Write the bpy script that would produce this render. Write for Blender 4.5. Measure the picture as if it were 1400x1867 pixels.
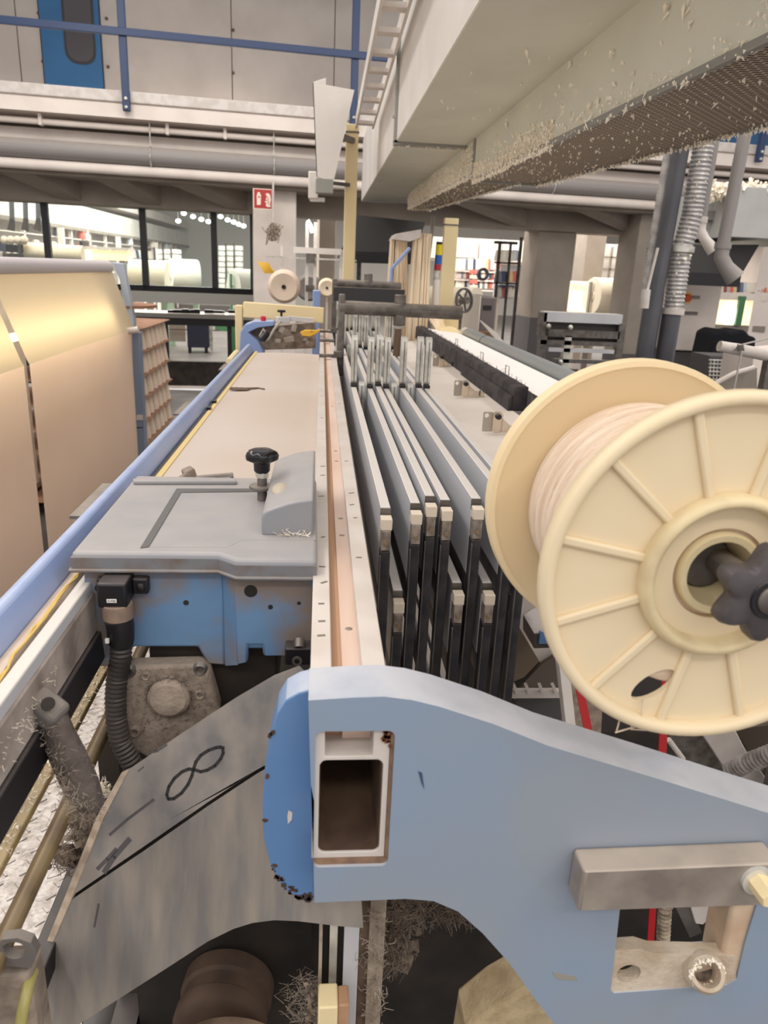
import bpy, bmesh, math, random
from mathutils import Vector, Matrix, Euler
from mathutils.geometry import tessellate_polygon
random.seed(7)
SC = bpy.context.scene
COL = SC.collection
for o in list(bpy.data.objects): bpy.data.objects.remove(o)

# ------------------------------------------------------------------ camera
F = 1350.0
CAM = Vector((0, 0, 1.6))
_y = Vector((587 - 700, -(488 - 933.5), -F)).normalized()
_z = Vector((1, -0.045, 0)).cross(_y).normalized()
_x = _y.cross(_z)
CM = Matrix((_x, _y, _z))
cd = bpy.data.cameras.new('camera'); co = bpy.data.objects.new('camera', cd); COL.objects.link(co)
cd.sensor_fit = 'HORIZONTAL'; cd.sensor_width = 36; cd.lens = F / 1400 * 36
cd.clip_start = .02; cd.clip_end = 200
co.matrix_world = Matrix.Translation(CAM) @ CM.to_4x4()
cd.dof.use_dof = True; cd.dof.focus_distance = 1.15; cd.dof.aperture_fstop = 13
SC.camera = co
# ------------------------------------------------------------------ world, lamps, added fill, exposure
W = bpy.data.worlds.new('hall_air'); SC.world = W; W.use_nodes = True
W.node_tree.nodes['Background'].inputs[0].default_value = (1.0, .955, .915, 1)
W.node_tree.nodes['Background'].inputs[1].default_value = .95
def area(name, loc, size, power, rot=(0, 0, 0), col=(1, .96, .9)):
    l = bpy.data.lights.new(name, 'AREA'); l.shape = 'RECTANGLE'; l.size, l.size_y = size
    l.energy = power; l.color = col
    o = bpy.data.objects.new(name, l); COL.objects.link(o); o.location = loc; o.rotation_euler = rot
    return o
area('ceiling_lamp_and_fill', (-2.2, 2.5, 4.6), (.5, 8), 120)
area('ceiling_lamp_and_fill', (2.8, 1.0, 4.6), (.5, 7), 110)
area('ceiling_lamp_and_fill', (-.4, -2.5, 4.4), (5, .5), 80)
area('ceiling_lamp_and_fill', (.6, 5.0, 4.4), (6, .5), 75, (.7, 0, 0))  # unseen fill, added and tilted to brighten the white column and wall panels
area('far_hall_lamp_and_fill', (-2.5, 9.15, 2.75), (6, .4), 190, (.95, 0, 0))  # unseen fill under the soffit, added to light the camera-facing sides of the rolls
area('far_hall_lamp_and_fill', (4.5, 9.9, 2.75), (6, .4), 190, (.95, 0, 0))  # the same added fill for the right half of the far hall
area('far_hall_lamp_and_fill', (-3, 13.5, 3.4), (5, 7), 1100)
area('far_hall_lamp_and_fill', (5, 14.5, 3.4), (7, 6), 1000)
SC.view_settings.view_transform = 'Standard'; SC.view_settings.look = 'None'
SC.view_settings.exposure = 0.0; SC.view_settings.gamma = 1; SC.view_settings.use_curve_mapping = False

# ------------------------------------------------------------------ helpers
def P(px, py, X=None, Y=None, Z=None):
    """the point of the place seen at a photograph pixel, on a plane of the place"""
    d = CM @ Vector((px - 700, -(py - 933.5), -F))
    if X is not None: t = (X - CAM.x) / d.x
    elif Y is not None: t = (Y - CAM.y) / d.y
    else: t = (Z - CAM.z) / d.z
    return CAM + d * t
def onplane(px, py, o, n):
    d = CM @ Vector((px - 700, -(py - 933.5), -F))
    return CAM + d * ((o - CAM).dot(n) / d.dot(n))
BO = Vector((-3, 8, 0)); BA = math.radians(6)
BX = Matrix.Translation(BO) @ Matrix.Rotation(BA, 4, 'Z')       # the mezzanine runs 6 degrees off the loom
BXI = BX.inverted()
def PB(px, py, v=0):
    n = Vector((-math.sin(BA), math.cos(BA), 0))
    q = BXI @ onplane(px, py, BO + n * v, n)
    return q.x, q.z

def lin(c):
    r = []
    for x in c:
        x /= 255
        r.append(x / 12.92 if x <= .04045 else ((x + .055) / 1.055) ** 2.4)
    return (*r, 1)
MATS = {}
def M(name, col, rough=.55, metal=0, col2=None, scale=9, lo=.4, hi=.62, bump=0, bscale=None, dust=0, dcol=(196, 182, 168),
      stretch=None, spec=.4, trans=0, sss=0, emit=0, detail=6):
    if name in MATS: return MATS[name]
    m = bpy.data.materials.new(name); m.use_nodes = True; nt = m.node_tree; N = nt.nodes; L = nt.links
    b = N['Principled BSDF']; b.inputs['Roughness'].default_value = rough; b.inputs['Metallic'].default_value = metal
    b.inputs['Specular IOR Level'].default_value = spec
    out = None
    tc = N.new('ShaderNodeTexCoord'); mp = N.new('ShaderNodeMapping'); L.new(tc.outputs['Object'], mp.inputs[0])
    if stretch: mp.inputs['Scale'].default_value = stretch
    def noise(s, d=detail):
        n = N.new('ShaderNodeTexNoise'); n.inputs['Scale'].default_value = s; n.inputs['Detail'].default_value = d
        L.new(mp.outputs[0], n.inputs['Vector']); return n.outputs['Fac']
    def mr(src, a, c, x=0, y=1):
        r = N.new('ShaderNodeMapRange'); L.new(src, r.inputs[0]); r.clamp = True
        for i, v in enumerate((a, c, x, y)): r.inputs[i + 1].default_value = v
        return r.outputs[0]
    def mix(fac, a, c):
        x = N.new('ShaderNodeMix'); x.data_type = 'RGBA'
        L.new(fac, x.inputs['Factor'])
        for s, v in ((6, a), (7, c)):
            if isinstance(v, tuple): x.inputs[s].default_value = v
            else: L.new(v, x.inputs[s])
        return x.outputs[2]
    cur = lin(col)
    if col2: cur = mix(mr(noise(scale), lo, hi), cur, lin(col2))
    if dust:
        g = N.new('ShaderNodeNewGeometry'); s = N.new('ShaderNodeSeparateXYZ'); L.new(g.outputs['True Normal'], s.inputs[0])
        up = mr(s.outputs[2], .3, .9)
        mu = N.new('ShaderNodeMath'); mu.operation = 'MULTIPLY'; L.new(up, mu.inputs[0])
        L.new(mr(noise(22), .25, .6, dust * .55, dust), mu.inputs[1])
        cur = mix(mu.outputs[0], cur, lin(dcol))
    if isinstance(cur, tuple): b.inputs['Base Color'].default_value = cur
    else: L.new(cur, b.inputs['Base Color'])
    if bump:
        bp = N.new('ShaderNodeBump'); bp.inputs['Strength'].default_value = bump; bp.inputs['Distance'].default_value = .004
        L.new(noise(bscale or scale * 6), bp.inputs['Height']); L.new(bp.outputs[0], b.inputs['Normal'])
    if trans:
        t = N.new('ShaderNodeBsdfTranslucent'); mx = N.new('ShaderNodeMixShader'); mx.inputs[0].default_value = trans
        if isinstance(cur, tuple): t.inputs[0].default_value = cur
        else: L.new(cur, t.inputs[0])
        L.new(b.outputs[0], mx.inputs[1]); L.new(t.outputs[0], mx.inputs[2]); L.new(mx.outputs[0], N['Material Output'].inputs[0])
    if sss: b.inputs['Subsurface Weight'].default_value = sss; b.inputs['Subsurface Radius'].default_value = (.02, .015, .008)
    if emit: b.inputs['Emission Color'].default_value = lin(col); b.inputs['Emission Strength'].default_value = emit
    MATS[name] = m
    return m
def glass(name, alpha=.12, tint=(235, 240, 238)):
    if name in MATS: return MATS[name]
    m = bpy.data.materials.new(name); m.use_nodes = True; nt = m.node_tree; N = nt.nodes; L = nt.links
    g = N.new('ShaderNodeBsdfGlossy'); g.inputs['Roughness'].default_value = .08
    t = N.new('ShaderNodeBsdfTransparent'); t.inputs[0].default_value = lin(tint)
    mx = N.new('ShaderNodeMixShader'); mx.inputs[0].default_value = alpha
    L.new(t.outputs[0], mx.inputs[1]); L.new(g.outputs[0], mx.inputs[2]); L.new(mx.outputs[0], N['Material Output'].inputs[0])
    MATS[name] = m; return m

class MB:
    def __init__(s, xf=None): s.v = []; s.f = []; s.xf = xf
    def add(s, vs, fs):
        n = len(s.v); s.v += [Vector(v) for v in vs]; s.f += [tuple(i + n for i in f) for f in fs]; return s
    def box(s, x0, x1, y0, y1, z0, z1):
        if x0 > x1: x0, x1 = x1, x0
        if y0 > y1: y0, y1 = y1, y0
        if z0 > z1: z0, z1 = z1, z0
        return s.add([(x, y, z) for z in (z0, z1) for y in (y0, y1) for x in (x0, x1)],
                     [(0, 2, 3, 1), (4, 5, 7, 6), (0, 1, 5, 4), (2, 6, 7, 3), (0, 4, 6, 2), (1, 3, 7, 5)])
    def obox(s, c, sz, rot=(0, 0, 0)):
        R = rot if isinstance(rot, Matrix) else Euler(rot).to_matrix(); c = Vector(c)
        x, y, z = (a / 2 for a in sz)
        return s.add([c + R @ Vector((i * x, j * y, k * z)) for k in (-1, 1) for j in (-1, 1) for i in (-1, 1)],
                     [(0, 2, 3, 1), (4, 5, 7, 6), (0, 1, 5, 4), (2, 6, 7, 3), (0, 4, 6, 2), (1, 3, 7, 5)])
    def bar(s, a, b, w, h, up=(0, 0, 1)):
        a = Vector(a); b = Vector(b); d = (b - a); l = d.length; d.normalize(); u = Vector(up)
        r = d.cross(u).normalized(); u = r.cross(d)
        return s.obox((a + b) / 2, (w, l, h), Matrix((r, d, u)).transposed())
    def prism(s, pts, a, b, ax='y', holes=(), fr=None):
        """2D outline swept from a to b. ax y: (x,z); x: (y,z); z: (x,y); fr: (origin, u, v, n)"""
        loops = [list(pts)] + [list(h) for h in holes]
        def to3(p, d):
            if fr: o, u, v, n = fr; return o + u * p[0] + v * p[1] + n * d
            if ax == 'y': return Vector((p[0], d, p[1]))
            if ax == 'x': return Vector((d, p[0], p[1]))
            return Vector((p[0], p[1], d))
        flat = [p for l in loops for p in l]; n = len(flat)
        tri = tessellate_polygon([[Vector((p[0], p[1], 0)) for p in l] for l in loops])
        vs = [to3(p, a) for p in flat] + [to3(p, b) for p in flat]
        fs = [tuple(t) for t in tri] + [tuple(i + n for i in reversed(t)) for t in tri]
        k = 0
        for l in loops:
            m = len(l)
            for i in range(m):
                j = (i + 1) % m; fs.append((k + i, k + j, k + j + n, k + i + n))
            k += m
        return s.add(vs, fs)
    def tube(s, pts, r, n=10, cap=True, sx=1):
        pts = [Vector(p) for p in pts]; rr = r if isinstance(r, (list, tuple)) else [r] * len(pts)
        vs = []; fs = []; u = None
        for i, p in enumerate(pts):
            d = (pts[min(i + 1, len(pts) - 1)] - pts[max(i - 1, 0)])
            if d.length < 1e-9: d = Vector((0, 0, 1))
            d.normalize()
            if u is None: u = d.orthogonal().normalized()
            else:
                u = u - d * u.dot(d); u = u.normalized() if u.length > 1e-6 else d.orthogonal().normalized()
            w = d.cross(u)
            vs += [p + (u * math.cos(2 * math.pi * k / n) * sx + w * math.sin(2 * math.pi * k / n)) * rr[i] for k in range(n)]
        for i in range(len(pts) - 1):
            for k in range(n):
                q = (k + 1) % n; fs.append((i * n + k, i * n + q, (i + 1) * n + q, (i + 1) * n + k))
        if cap: fs += [tuple(reversed(range(n))), tuple(range((len(pts) - 1) * n, len(pts) * n))]
        return s.add(vs, fs)
    def lathe(s, prof, c, d=(0, 0, 1), n=32, close=False, ph=0):
        """prof: (radius, height along d)"""
        d = Vector(d).normalized(); u = d.orthogonal().normalized(); w = d.cross(u); c = Vector(c); vs = []; fs = []
        for r, h in prof:
            vs += [c + d * h + (u * math.cos(2 * math.pi * k / n + ph) + w * math.sin(2 * math.pi * k / n + ph)) * max(r, 1e-5) for k in range(n)]
        m = len(prof)
        for i in range(m if close else m - 1):
            j = (i + 1) % m
            for k in range(n):
                q = (k + 1) % n; fs.append((i * n + k, i * n + q, j * n + q, j * n + k))
        return s.add(vs, fs)
    def ball(s, c, r, n=10, m=6, sc=(1, 1, 1)):
        c = Vector(c); vs = []; fs = []
        for i in range(m + 1):
            t = math.pi * i / m
            for k in range(n):
                a = 2 * math.pi * k / n
                vs.append(c + Vector((math.sin(t) * math.cos(a) * sc[0], math.sin(t) * math.sin(a) * sc[1], math.cos(t) * sc[2])) * r)
        for i in range(m):
            for k in range(n):
                q = (k + 1) % n; fs.append((i * n + k, (i + 1) * n + k, (i + 1) * n + q, i * n + q))
        return s.add(vs, fs)
    def grid(s, fn, nu, nv, thick=None):
        vs = [Vector(fn(i / nu, j / nv)) for j in range(nv + 1) for i in range(nu + 1)]
        fs = [(j * (nu + 1) + i, j * (nu + 1) + i + 1, (j + 1) * (nu + 1) + i + 1, (j + 1) * (nu + 1) + i) for j in range(nv) for i in range(nu)]
        if thick:
            t = Vector(thick); N = len(vs)
            vs2 = vs + [p + t for p in vs]; f2 = fs + [tuple(i + N for i in reversed(f)) for f in fs]
            rim = [i for i in range(nu + 1)] + [(nu + 1) * j + nu for j in range(1, nv + 1)] + [nv * (nu + 1) + i for i in range(nu - 1, -1, -1)] + [(nu + 1) * j for j in range(nv - 1, 0, -1)]
            for a, b in zip(rim, rim[1:] + rim[:1]): f2.append((a, a + N, b + N, b))
            return s.add(vs2, f2)
        return s.add(vs, fs)
    def clump(s, c, r, n=1, down=0, flat=1):
        """one or more small tufts of lint"""
        for _ in range(n):
            p = Vector(c) + Vector((random.uniform(-1, 1), random.uniform(-1, 1), random.uniform(-1, 1))) * r * .8
            R = Euler((random.uniform(-.7, .7), random.uniform(-.7, .7), random.uniform(0, 6))).to_matrix()
            a, b, h = r * random.uniform(.3, .8), r * random.uniform(.3, .8) * flat, r * random.uniform(.5, 1.3) * (1 + down)
            s.add([p + R @ Vector(q) for q in ((a, 0, 0), (0, b, 0), (-a, 0, 0), (0, -b, 0), (0, 0, h * .4), (0, 0, -h))],
                  [(0, 1, 4), (1, 2, 4), (2, 3, 4), (3, 0, 4), (1, 0, 5), (2, 1, 5), (3, 2, 5), (0, 3, 5)])
        return s
    def hair(s, c, l, r=.0006, d=None):
        c = Vector(c); d = Vector(d) if d else Vector((random.gauss(0, 1), random.gauss(0, 1), random.gauss(0, 1)))
        d.normalize(); k = Vector((random.gauss(0, 1), random.gauss(0, 1), random.gauss(0, 1))) * l * .35
        return s.tube([c, c + d * l * .5 + k, c + d * l], [r, r, r * .5], 3, False)
    def build(s, name, mat, parent=None, bevel=0, smooth=38, seg=2, kind=None, label=None, cat=None, group=None, at=None):
        vs = [s.xf @ v for v in s.v] if s.xf else s.v
        if parent is not None: off = W0[parent.name]
        elif at is not None: off = Vector(at)
        else:
            xs = [v.x for v in vs]; ys = [v.y for v in vs]; zs = [v.z for v in vs]
            off = Vector(((min(xs) + max(xs)) / 2, (min(ys) + max(ys)) / 2, min(zs)))
        me = bpy.data.meshes.new(name); me.from_pydata([v - off for v in vs], [], s.f); me.validate(); me.update()
        bm = bmesh.new(); bm.from_mesh(me); bmesh.ops.recalc_face_normals(bm, faces=bm.faces); bm.to_mesh(me); bm.free()
        me.materials.append(mat)
        if smooth: me.shade_smooth(); me.set_sharp_from_angle(angle=math.radians(smooth))
        o = bpy.data.objects.new(name, me); COL.objects.link(o)
        if parent is not None: o.parent = parent
        else: o.location = off
        W0[o.name] = off
        if bevel:
            b = o.modifiers.new('bevel', 'BEVEL'); b.width = bevel; b.segments = seg; b.limit_method = 'ANGLE'; b.angle_limit = math.radians(40)
            b.harden_normals = False
        if kind: o['kind'] = kind
        if label: o['label'] = label
        if cat: o['category'] = cat
        if group: o['group'] = group
        return o
W0 = {}
def thing(name, label, cat, loc, group=None):
    o = bpy.data.objects.new(name, None); COL.objects.link(o); o.location = loc; o.empty_display_size = .05
    W0[o.name] = Vector(loc); o['label'] = label; o['category'] = cat
    if group: o['group'] = group
    return o
def dup(root, delta, label=None, rotz=0):
    def cp(o, par):
        c = o.copy(); COL.objects.link(c); W0[c.name] = W0[o.name] + Vector(delta)
        if par: c.parent = par
        for k in list(o.children): cp(k, c)
        return c
    r = cp(root, None); r.location = root.location + Vector(delta); r.rotation_euler.z = rotz
    if label: r['label'] = label
    return r
def circ(cx, cy, rx, ry=None, n=24, a0=0, a1=2 * math.pi, end=False):
    ry = ry or rx; m = n - 1 if end else n
    return [(cx + rx * math.cos(a0 + (a1 - a0) * i / m), cy + ry * math.sin(a0 + (a1 - a0) * i / m)) for i in range(n)]
def rrect(x0, x1, y0, y1, r, n=5):
    p = []
    for cx, cy, a in ((x1 - r, y1 - r, 0), (x0 + r, y1 - r, 1), (x0 + r, y0 + r, 2), (x1 - r, y0 + r, 3)):
        p += circ(cx, cy, r, n=n, a0=a * math.pi / 2, a1=(a + 1) * math.pi / 2, end=True)
    return p
def pb(m, x0, y0, x1, y1, Y, d):
    """box whose front face spans the pixel rectangle at depth Y, d deep"""
    a = P(x0, (y0 + y1) / 2, Y=Y); b = P(x1, (y0 + y1) / 2, Y=Y); t = P((x0 + x1) / 2, y0, Y=Y); u = P((x0 + x1) / 2, y1, Y=Y)
    return m.box(a.x, b.x, Y, Y + d, u.z, t.z)
def bb(m, x0, y0, x1, y1, v, d):
    """the same for the mezzanine's own axes"""
    return m.box(PB(x0, (y0 + y1) / 2, v)[0], PB(x1, (y0 + y1) / 2, v)[0], v, v + d, PB((x0 + x1) / 2, y1, v)[1], PB((x0 + x1) / 2, y0, v)[1])
# ------------------------------------------------------------------ materials
white = M('white_paint', (214, 206, 201), .45, col2=(200, 190, 182), scale=14, dust=.35, dcol=(222, 208, 196))
timber = M('raw_timber', (170, 128, 98), .7, col2=(190, 152, 122), scale=18, lo=.3, hi=.7, stretch=(1, .12, 1), bump=.15)
timber2 = M('dusty_timber', (226, 204, 190), .75, col2=(214, 184, 166), scale=18, lo=.3, hi=.7, stretch=(1, .2, 1), bump=.2)
blue = M('blue_paint', (138, 154, 176), .45, col2=(146, 154, 166), scale=5, dust=.8, dcol=(206, 206, 212))
blue_d = M('chipped_blue_paint', (96, 134, 184), .4, col2=(108, 142, 186), scale=6, dust=.85, dcol=(214, 216, 224))
blue_l = M('pale_blue_paint', (140, 164, 216), .35, col2=(154, 174, 220), scale=4, dust=.5, dcol=(205, 212, 232))
blue_dusty = M('dusty_blue_paint', (104, 138, 176), .6, col2=(132, 120, 112), scale=13, lo=.42, hi=.58, bump=.12, dust=.5, dcol=(150, 138, 126))
chip = M('bare_iron', (66, 52, 48), .8, col2=(92, 70, 58), scale=60)
lid_g = M('grey_lid_plastic', (140, 142, 148), .5, col2=(150, 148, 150), scale=5, dust=.45, dcol=(196, 186, 180))
lid_d = M('shaded_dusty_lid_edge', (120, 120, 124), .6, col2=(112, 100, 94), scale=30, lo=.45, hi=.65, dust=.4)  # dust speckle over a darker grey that paints the edge's shade
alu = M('aluminium', (208, 208, 212), .4, .05, col2=(194, 194, 198), scale=6, stretch=(1, .1, 1), dust=.92, dcol=(232, 222, 212))
steel = M('bright_steel', (220, 218, 210), .3, .3, col2=(170, 166, 158), scale=20)
steel_d = M('dull_steel', (122, 116, 112), .45, .5, col2=(98, 92, 88), scale=24, dust=.5)
black = M('black_plastic', (30, 28, 32), .42, dust=.5, dcol=(120, 112, 108))
blackbar = M('black_end_bar', (44, 42, 47), .5, col2=(62, 58, 60), scale=30, dust=.4, dcol=(150, 140, 130))
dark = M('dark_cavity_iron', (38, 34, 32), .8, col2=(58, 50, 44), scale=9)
brown = M('linty_brown_dust', (172, 156, 142), .95, col2=(132, 118, 106), scale=26, bump=.5, dust=.5, dcol=(156, 144, 132))
lintm = M('cream_lint', (252, 244, 230), 1, col2=(242, 230, 208), scale=30, spec=.1)
lintg = M('grey_lint', (178, 164, 150), 1, col2=(146, 132, 118), scale=40, spec=.1)
lintd = M('brown_lint', (132, 118, 106), 1, col2=(108, 94, 84), scale=40, spec=.1, bump=.6)
cream = M('cream_plastic', (230, 212, 180), .45, col2=(224, 204, 168), scale=3, sss=.1)
cream_b = M('cream_plastic_inner', (232, 210, 170), .5, sss=.1)
yarn = M('wound_yarn', (236, 216, 196), .95, col2=(224, 200, 176), scale=40, spec=.1, bump=.5, stretch=(.4, 6, .4))
cloth = M('woven_cloth', (208, 194, 184), .95, col2=(202, 186, 174), scale=2, spec=.1, bump=.1, bscale=500)
lease = M('warp_threads', (228, 218, 210), .95, col2=(218, 206, 196), scale=3, spec=.1)
sheet_w = M('white_warp_threads', (242, 234, 230), .95, spec=.1)
backlit = M('backlit_cloth', (232, 216, 190), .95, col2=(228, 212, 184), scale=1.5, spec=.1, trans=.45)
galv = M('galvanised_sheet', (218, 217, 203), .5, .05, col2=(206, 205, 191), scale=3, lo=.3, hi=.7, detail=3)
galv_l = M('pale_galvanised_sheet', (226, 220, 214), .5, .1, col2=(216, 210, 204), scale=3)
galv_f = M('duct_flange_metal', (150, 148, 142), .45, .4, dust=.4)
paint_c = M('cream_machine_paint', (238, 218, 172), .5)
wallm = M('grey_wall_panel', (158, 151, 146), .7, col2=(150, 143, 138), scale=2)
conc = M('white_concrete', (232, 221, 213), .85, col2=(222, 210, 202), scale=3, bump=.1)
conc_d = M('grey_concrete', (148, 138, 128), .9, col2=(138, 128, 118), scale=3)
conc_k = M('dark_grey_wall_paint', (86, 82, 82), .8)
floorm = M('polished_grey_floor', (104, 100, 98), .28, col2=(90, 86, 84), scale=3)
pvc = M('grey_pvc', (142, 136, 134), .45, dust=.4)
pvc_d = M('dark_grey_pvc', (84, 84, 90), .4, col2=(70, 70, 76), scale=3)
railb = M('blue_rail_paint', (44, 62, 98), .45)
doorb = M('blue_door_paint', (30, 84, 128), .5, col2=(27, 78, 120), scale=2)
dglass = M('dark_door_glass', (58, 54, 58), .2)
red = M('red_sign', (176, 56, 52), .5)
redstrap = M('red_strap', (168, 20, 28), .6)
signw = M('sign_white', (240, 220, 206), .6)
foil = M('corrugated_aluminium', (200, 198, 198), .4, .3, col2=(166, 164, 166), scale=20, dust=.6)
skein = M('yarn_curtain', (252, 236, 212), .95, col2=(244, 222, 192), scale=26, stretch=(3, 3, .05), spec=.1)
conem = M('yarn_cone', (228, 208, 190), .95, spec=.1)
board = M('brown_board', (168, 128, 104), .8, col2=(150, 110, 86), scale=8)
darkhood = M('dark_hood', (64, 62, 62), .6)
cable = M('grey_cable', (186, 178, 172), .6)
yellow = M('yellow_plastic', (236, 184, 66), .5)
navy = M('navy_plastic', (38, 40, 58), .5)
green = M('green_paint', (74, 122, 84), .6)
tread = M('tread_plate', (206, 200, 196), .4, .5, col2=(170, 162, 156), scale=60, bump=.4, bscale=90)
ochre = M('ochre_rail', (176, 150, 104), .6, col2=(120, 98, 66), scale=16, bump=.3, dust=.4, dcol=(196, 182, 158))
guardm = M('grey_guard_sheet', (152, 143, 136), .5, .05, col2=(120, 117, 117), scale=24, lo=.38, hi=.64, stretch=(1.2, .7, .7), detail=9)
guardm2 = M('speckled_guard_sheet', (124, 119, 117), .55, .05, col2=(152, 142, 132), scale=20, lo=.38, hi=.66, stretch=(2.2, .8, .4), detail=9, bump=.06, bscale=400)
inkm = M('marker_ink', (44, 42, 44), .6)
clear = glass('clear_plastic', .25, (236, 226, 212))
paneg = glass('window_glass', .05)
lampw = M('lamp_tube', (255, 250, 235), emit=14)
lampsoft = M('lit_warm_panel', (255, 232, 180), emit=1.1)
lampfar = M('far_lamp', (255, 252, 245), emit=6)

# perforated mesh of the suction channel
def mesh_mat():
    m = bpy.data.materials.new('wire_grille'); m.use_nodes = True; N = m.node_tree.nodes; L = m.node_tree.links
    b = N['Principled BSDF']; b.inputs['Roughness'].default_value = .7
    tc = N.new('ShaderNodeTexCoord'); br = N.new('ShaderNodeTexBrick'); L.new(tc.outputs['Object'], br.inputs[0])
    br.inputs['Scale'].default_value = 34; br.inputs['Mortar Size'].default_value = .09; br.inputs['Brick Width'].default_value = .8; br.inputs['Row Height'].default_value = .42
    br.inputs['Color1'].default_value = lin((92, 78, 68)); br.inputs['Color2'].default_value = lin((74, 62, 54)); br.inputs['Mortar'].default_value = lin((186, 168, 148))
    br.inputs['Mortar Smooth'].default_value = .3
    L.new(br.outputs[0], b.inputs['Base Color'])
    bp = N.new('ShaderNodeBump'); bp.inputs['Strength'].default_value = .6; bp.inputs['Distance'].default_value = .006
    L.new(br.outputs['Fac'], bp.inputs['Height']); L.new(bp.outputs[0], b.inputs['Normal'])
    return m
grille = mesh_mat()

# ------------------------------------------------------------------ the setting
def struct(o): o['kind'] = 'structure'; return o
struct(MB().box(-9, 14, -3, 9.9, -.1, 0).build('floor', floorm, smooth=0))
mz = lambda: MB(BX)
struct(mz().box(-9, 24, 2.0, 22, .25, .35).build('floor_platform', floorm, smooth=0))
struct(mz().box(-9, 24, 1.9, 2.0, 0, .352).build('trim_1', dark, smooth=0))
struct(mz().box(-9, 24, 1.86, 1.9, 0, .035).build('trim_2', conc, smooth=0))
zt = PB(0, 148)[1]; zm = PB(0, 168)[1]; zb = PB(0, 197)[1]
sl = struct(mz().box(-9, 24, .03, 2.5, zb, zt).build('ceiling_mezzanine', conc))
struct(mz().box(-9, 24, 0, .05, zm, zt + .01).build('trim_3', white, bevel=.01))
struct(mz().box(-9, 24, .015, .04, zb, zm - .012).build('trim_4', conc))
# upper wall: separate panels on a backing
wv = 2.2
ub = struct(mz().box(-9, 24, wv + .03, wv + .1, zt, 6.2).build('wall_back', M('seam_dark', (120, 110, 104), .8), smooth=0))
us = [PB(x, 180, wv)[0] for x in (43, 84, 192, 424, 608)]
w_ = us[4] - us[3]
seams = [us[0] - 3 * w_, us[0] - 2 * w_, us[0] - w_, us[0], us[1]]
for a, b in zip(seams, seams[1:]):
    mz().box(a + .006, b - .006, wv, wv + .031, zt, 6.2).build('panel', wallm, ub)
seams = [us[2] + i * 0 for i in (0,)] + [us[3] + i * w_ for i in range(0, 14)]
for a, b in zip(seams, seams[1:]):
    mz().box(a + .006, b - .006, wv, wv + .031, zt, 6.2).build('panel', wallm, ub)
# small fixing screws of the panels
for px, py in ((425, 55), (425, 133), (70, 24), (78, 112), (194, 34), (197, 122)):
    u, z = PB(px, py, wv); mz().lathe([(.0, -.012), (.018, -.01), (.02, 0)], (u, wv, z), (0, 1, 0), 8).build('screw', chip, ub)
u0, u1 = us[1], us[2]
d1 = struct(mz().box(u0 + .01, u1 - .01, wv - .03, wv + .03, zt, 5.6).build('door_1', doorb, bevel=.006))
a = PB(124, 100, wv)[0]; b = PB(172, 100, wv)[0]; z0 = PB(148, 114, wv)[1]
mz().prism(rrect(a, b, z0, z0 + 1.6, (b - a) * .42), wv - .04, wv - .02).build('window_pane', dglass, d1)
mz().prism(rrect(a - .025, b + .025, z0 - .025, z0 + 1.625, (b - a) * .45), wv - .037, wv - .03, holes=[rrect(a, b, z0, z0 + 1.6, (b - a) * .42)]).build('gasket', black, d1)
a = PB(1305, 250, wv)[0]; b = PB(1440, 250, wv)[0]
struct(mz().box(a, b, wv - .03, wv + .03, zt, 5.6).build('door_2', doorb, bevel=.006))
# guard rail of the mezzanine
rl = thing('guard_rail', 'blue steel guard rail along the edge of the mezzanine floor', 'railing', BX @ Vector((3, -.05, zb)))
for px, py in ((225, 100), (648, 90), (1092, 250), (1392, 250)):
    u = PB(px, py, -.06)[0]
    mz().box(u - .035, u + .035, -.075, -.015, PB(228, 202, -.06)[1], 4.6).build('post', railb, rl, bevel=.006)
    for z in (zt - .07, zb + .08):
        mz().lathe([(0, -.02), (.014, -.016), (.016, 0)], (u, -.075, z), (0, 1, 0), 8).build('bolt', steel, rl)
zr = PB(0, 38, -.05)[1]
mz().box(-9, 24, -.1, -.06, zr - .03, zr + .035).build('knee_rail', railb, rl, bevel=.005)
mz().box(-9, 24, -.09, -.03, 4.56, 4.62).build('hand_rail', railb, rl, bevel=.01)
# pipes under the slab
z1 = PB(0, 246)[1]; z2 = PB(0, 282)[1]; r = (z1 - z2) / 2
pp = thing('drain_pipe', 'large grey pipe running under the mezzanine edge on hangers', 'pipe', BX @ Vector((3, .1, z2)))
pp_m = mz().tube([(-9, .1, (z1 + z2) / 2), (24, .1, (z1 + z2) / 2)], r, 16); pp_m.build('pipe_run', pvc, pp)
for px in (272, 500, 1022):
    u = PB(px, 260)[0]
    mz().tube([(u + (r + .006) * math.cos(t) * 0, .1 + (r + .006) * math.cos(t), (z1 + z2) / 2 + (r + .006) * math.sin(t)) for t in [i * math.pi / 8 for i in range(17)]], .008, 6).build('hanger_ring', steel, pp)
    mz().tube([(u, .1, z1), (u, .1, zb)], .006, 6).build('hanger_rod', steel, pp)
pw = thing('white_pipe', 'thin white pipe under the slab, above the large grey drain pipe', 'pipe', BX @ Vector((3, .25, z1)))
za = PB(0, 216, .15)[1]
mz().tube([(-9, .15, za), (24, .15, za)], .03, 10).build('pipe_run', conc, pw)
for px in (75, 305, 410):
    u = PB(px, 225, .15)[0]
    mz().box(u - .015, u + .015, .1, .19, za - .035, zb - .001).build('clip', conc, pw)
struct(mz().box(-9, 24, .3, .5, z1 - .02, PB(0, 228, .3)[1]).build('trim_5', conc))
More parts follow.
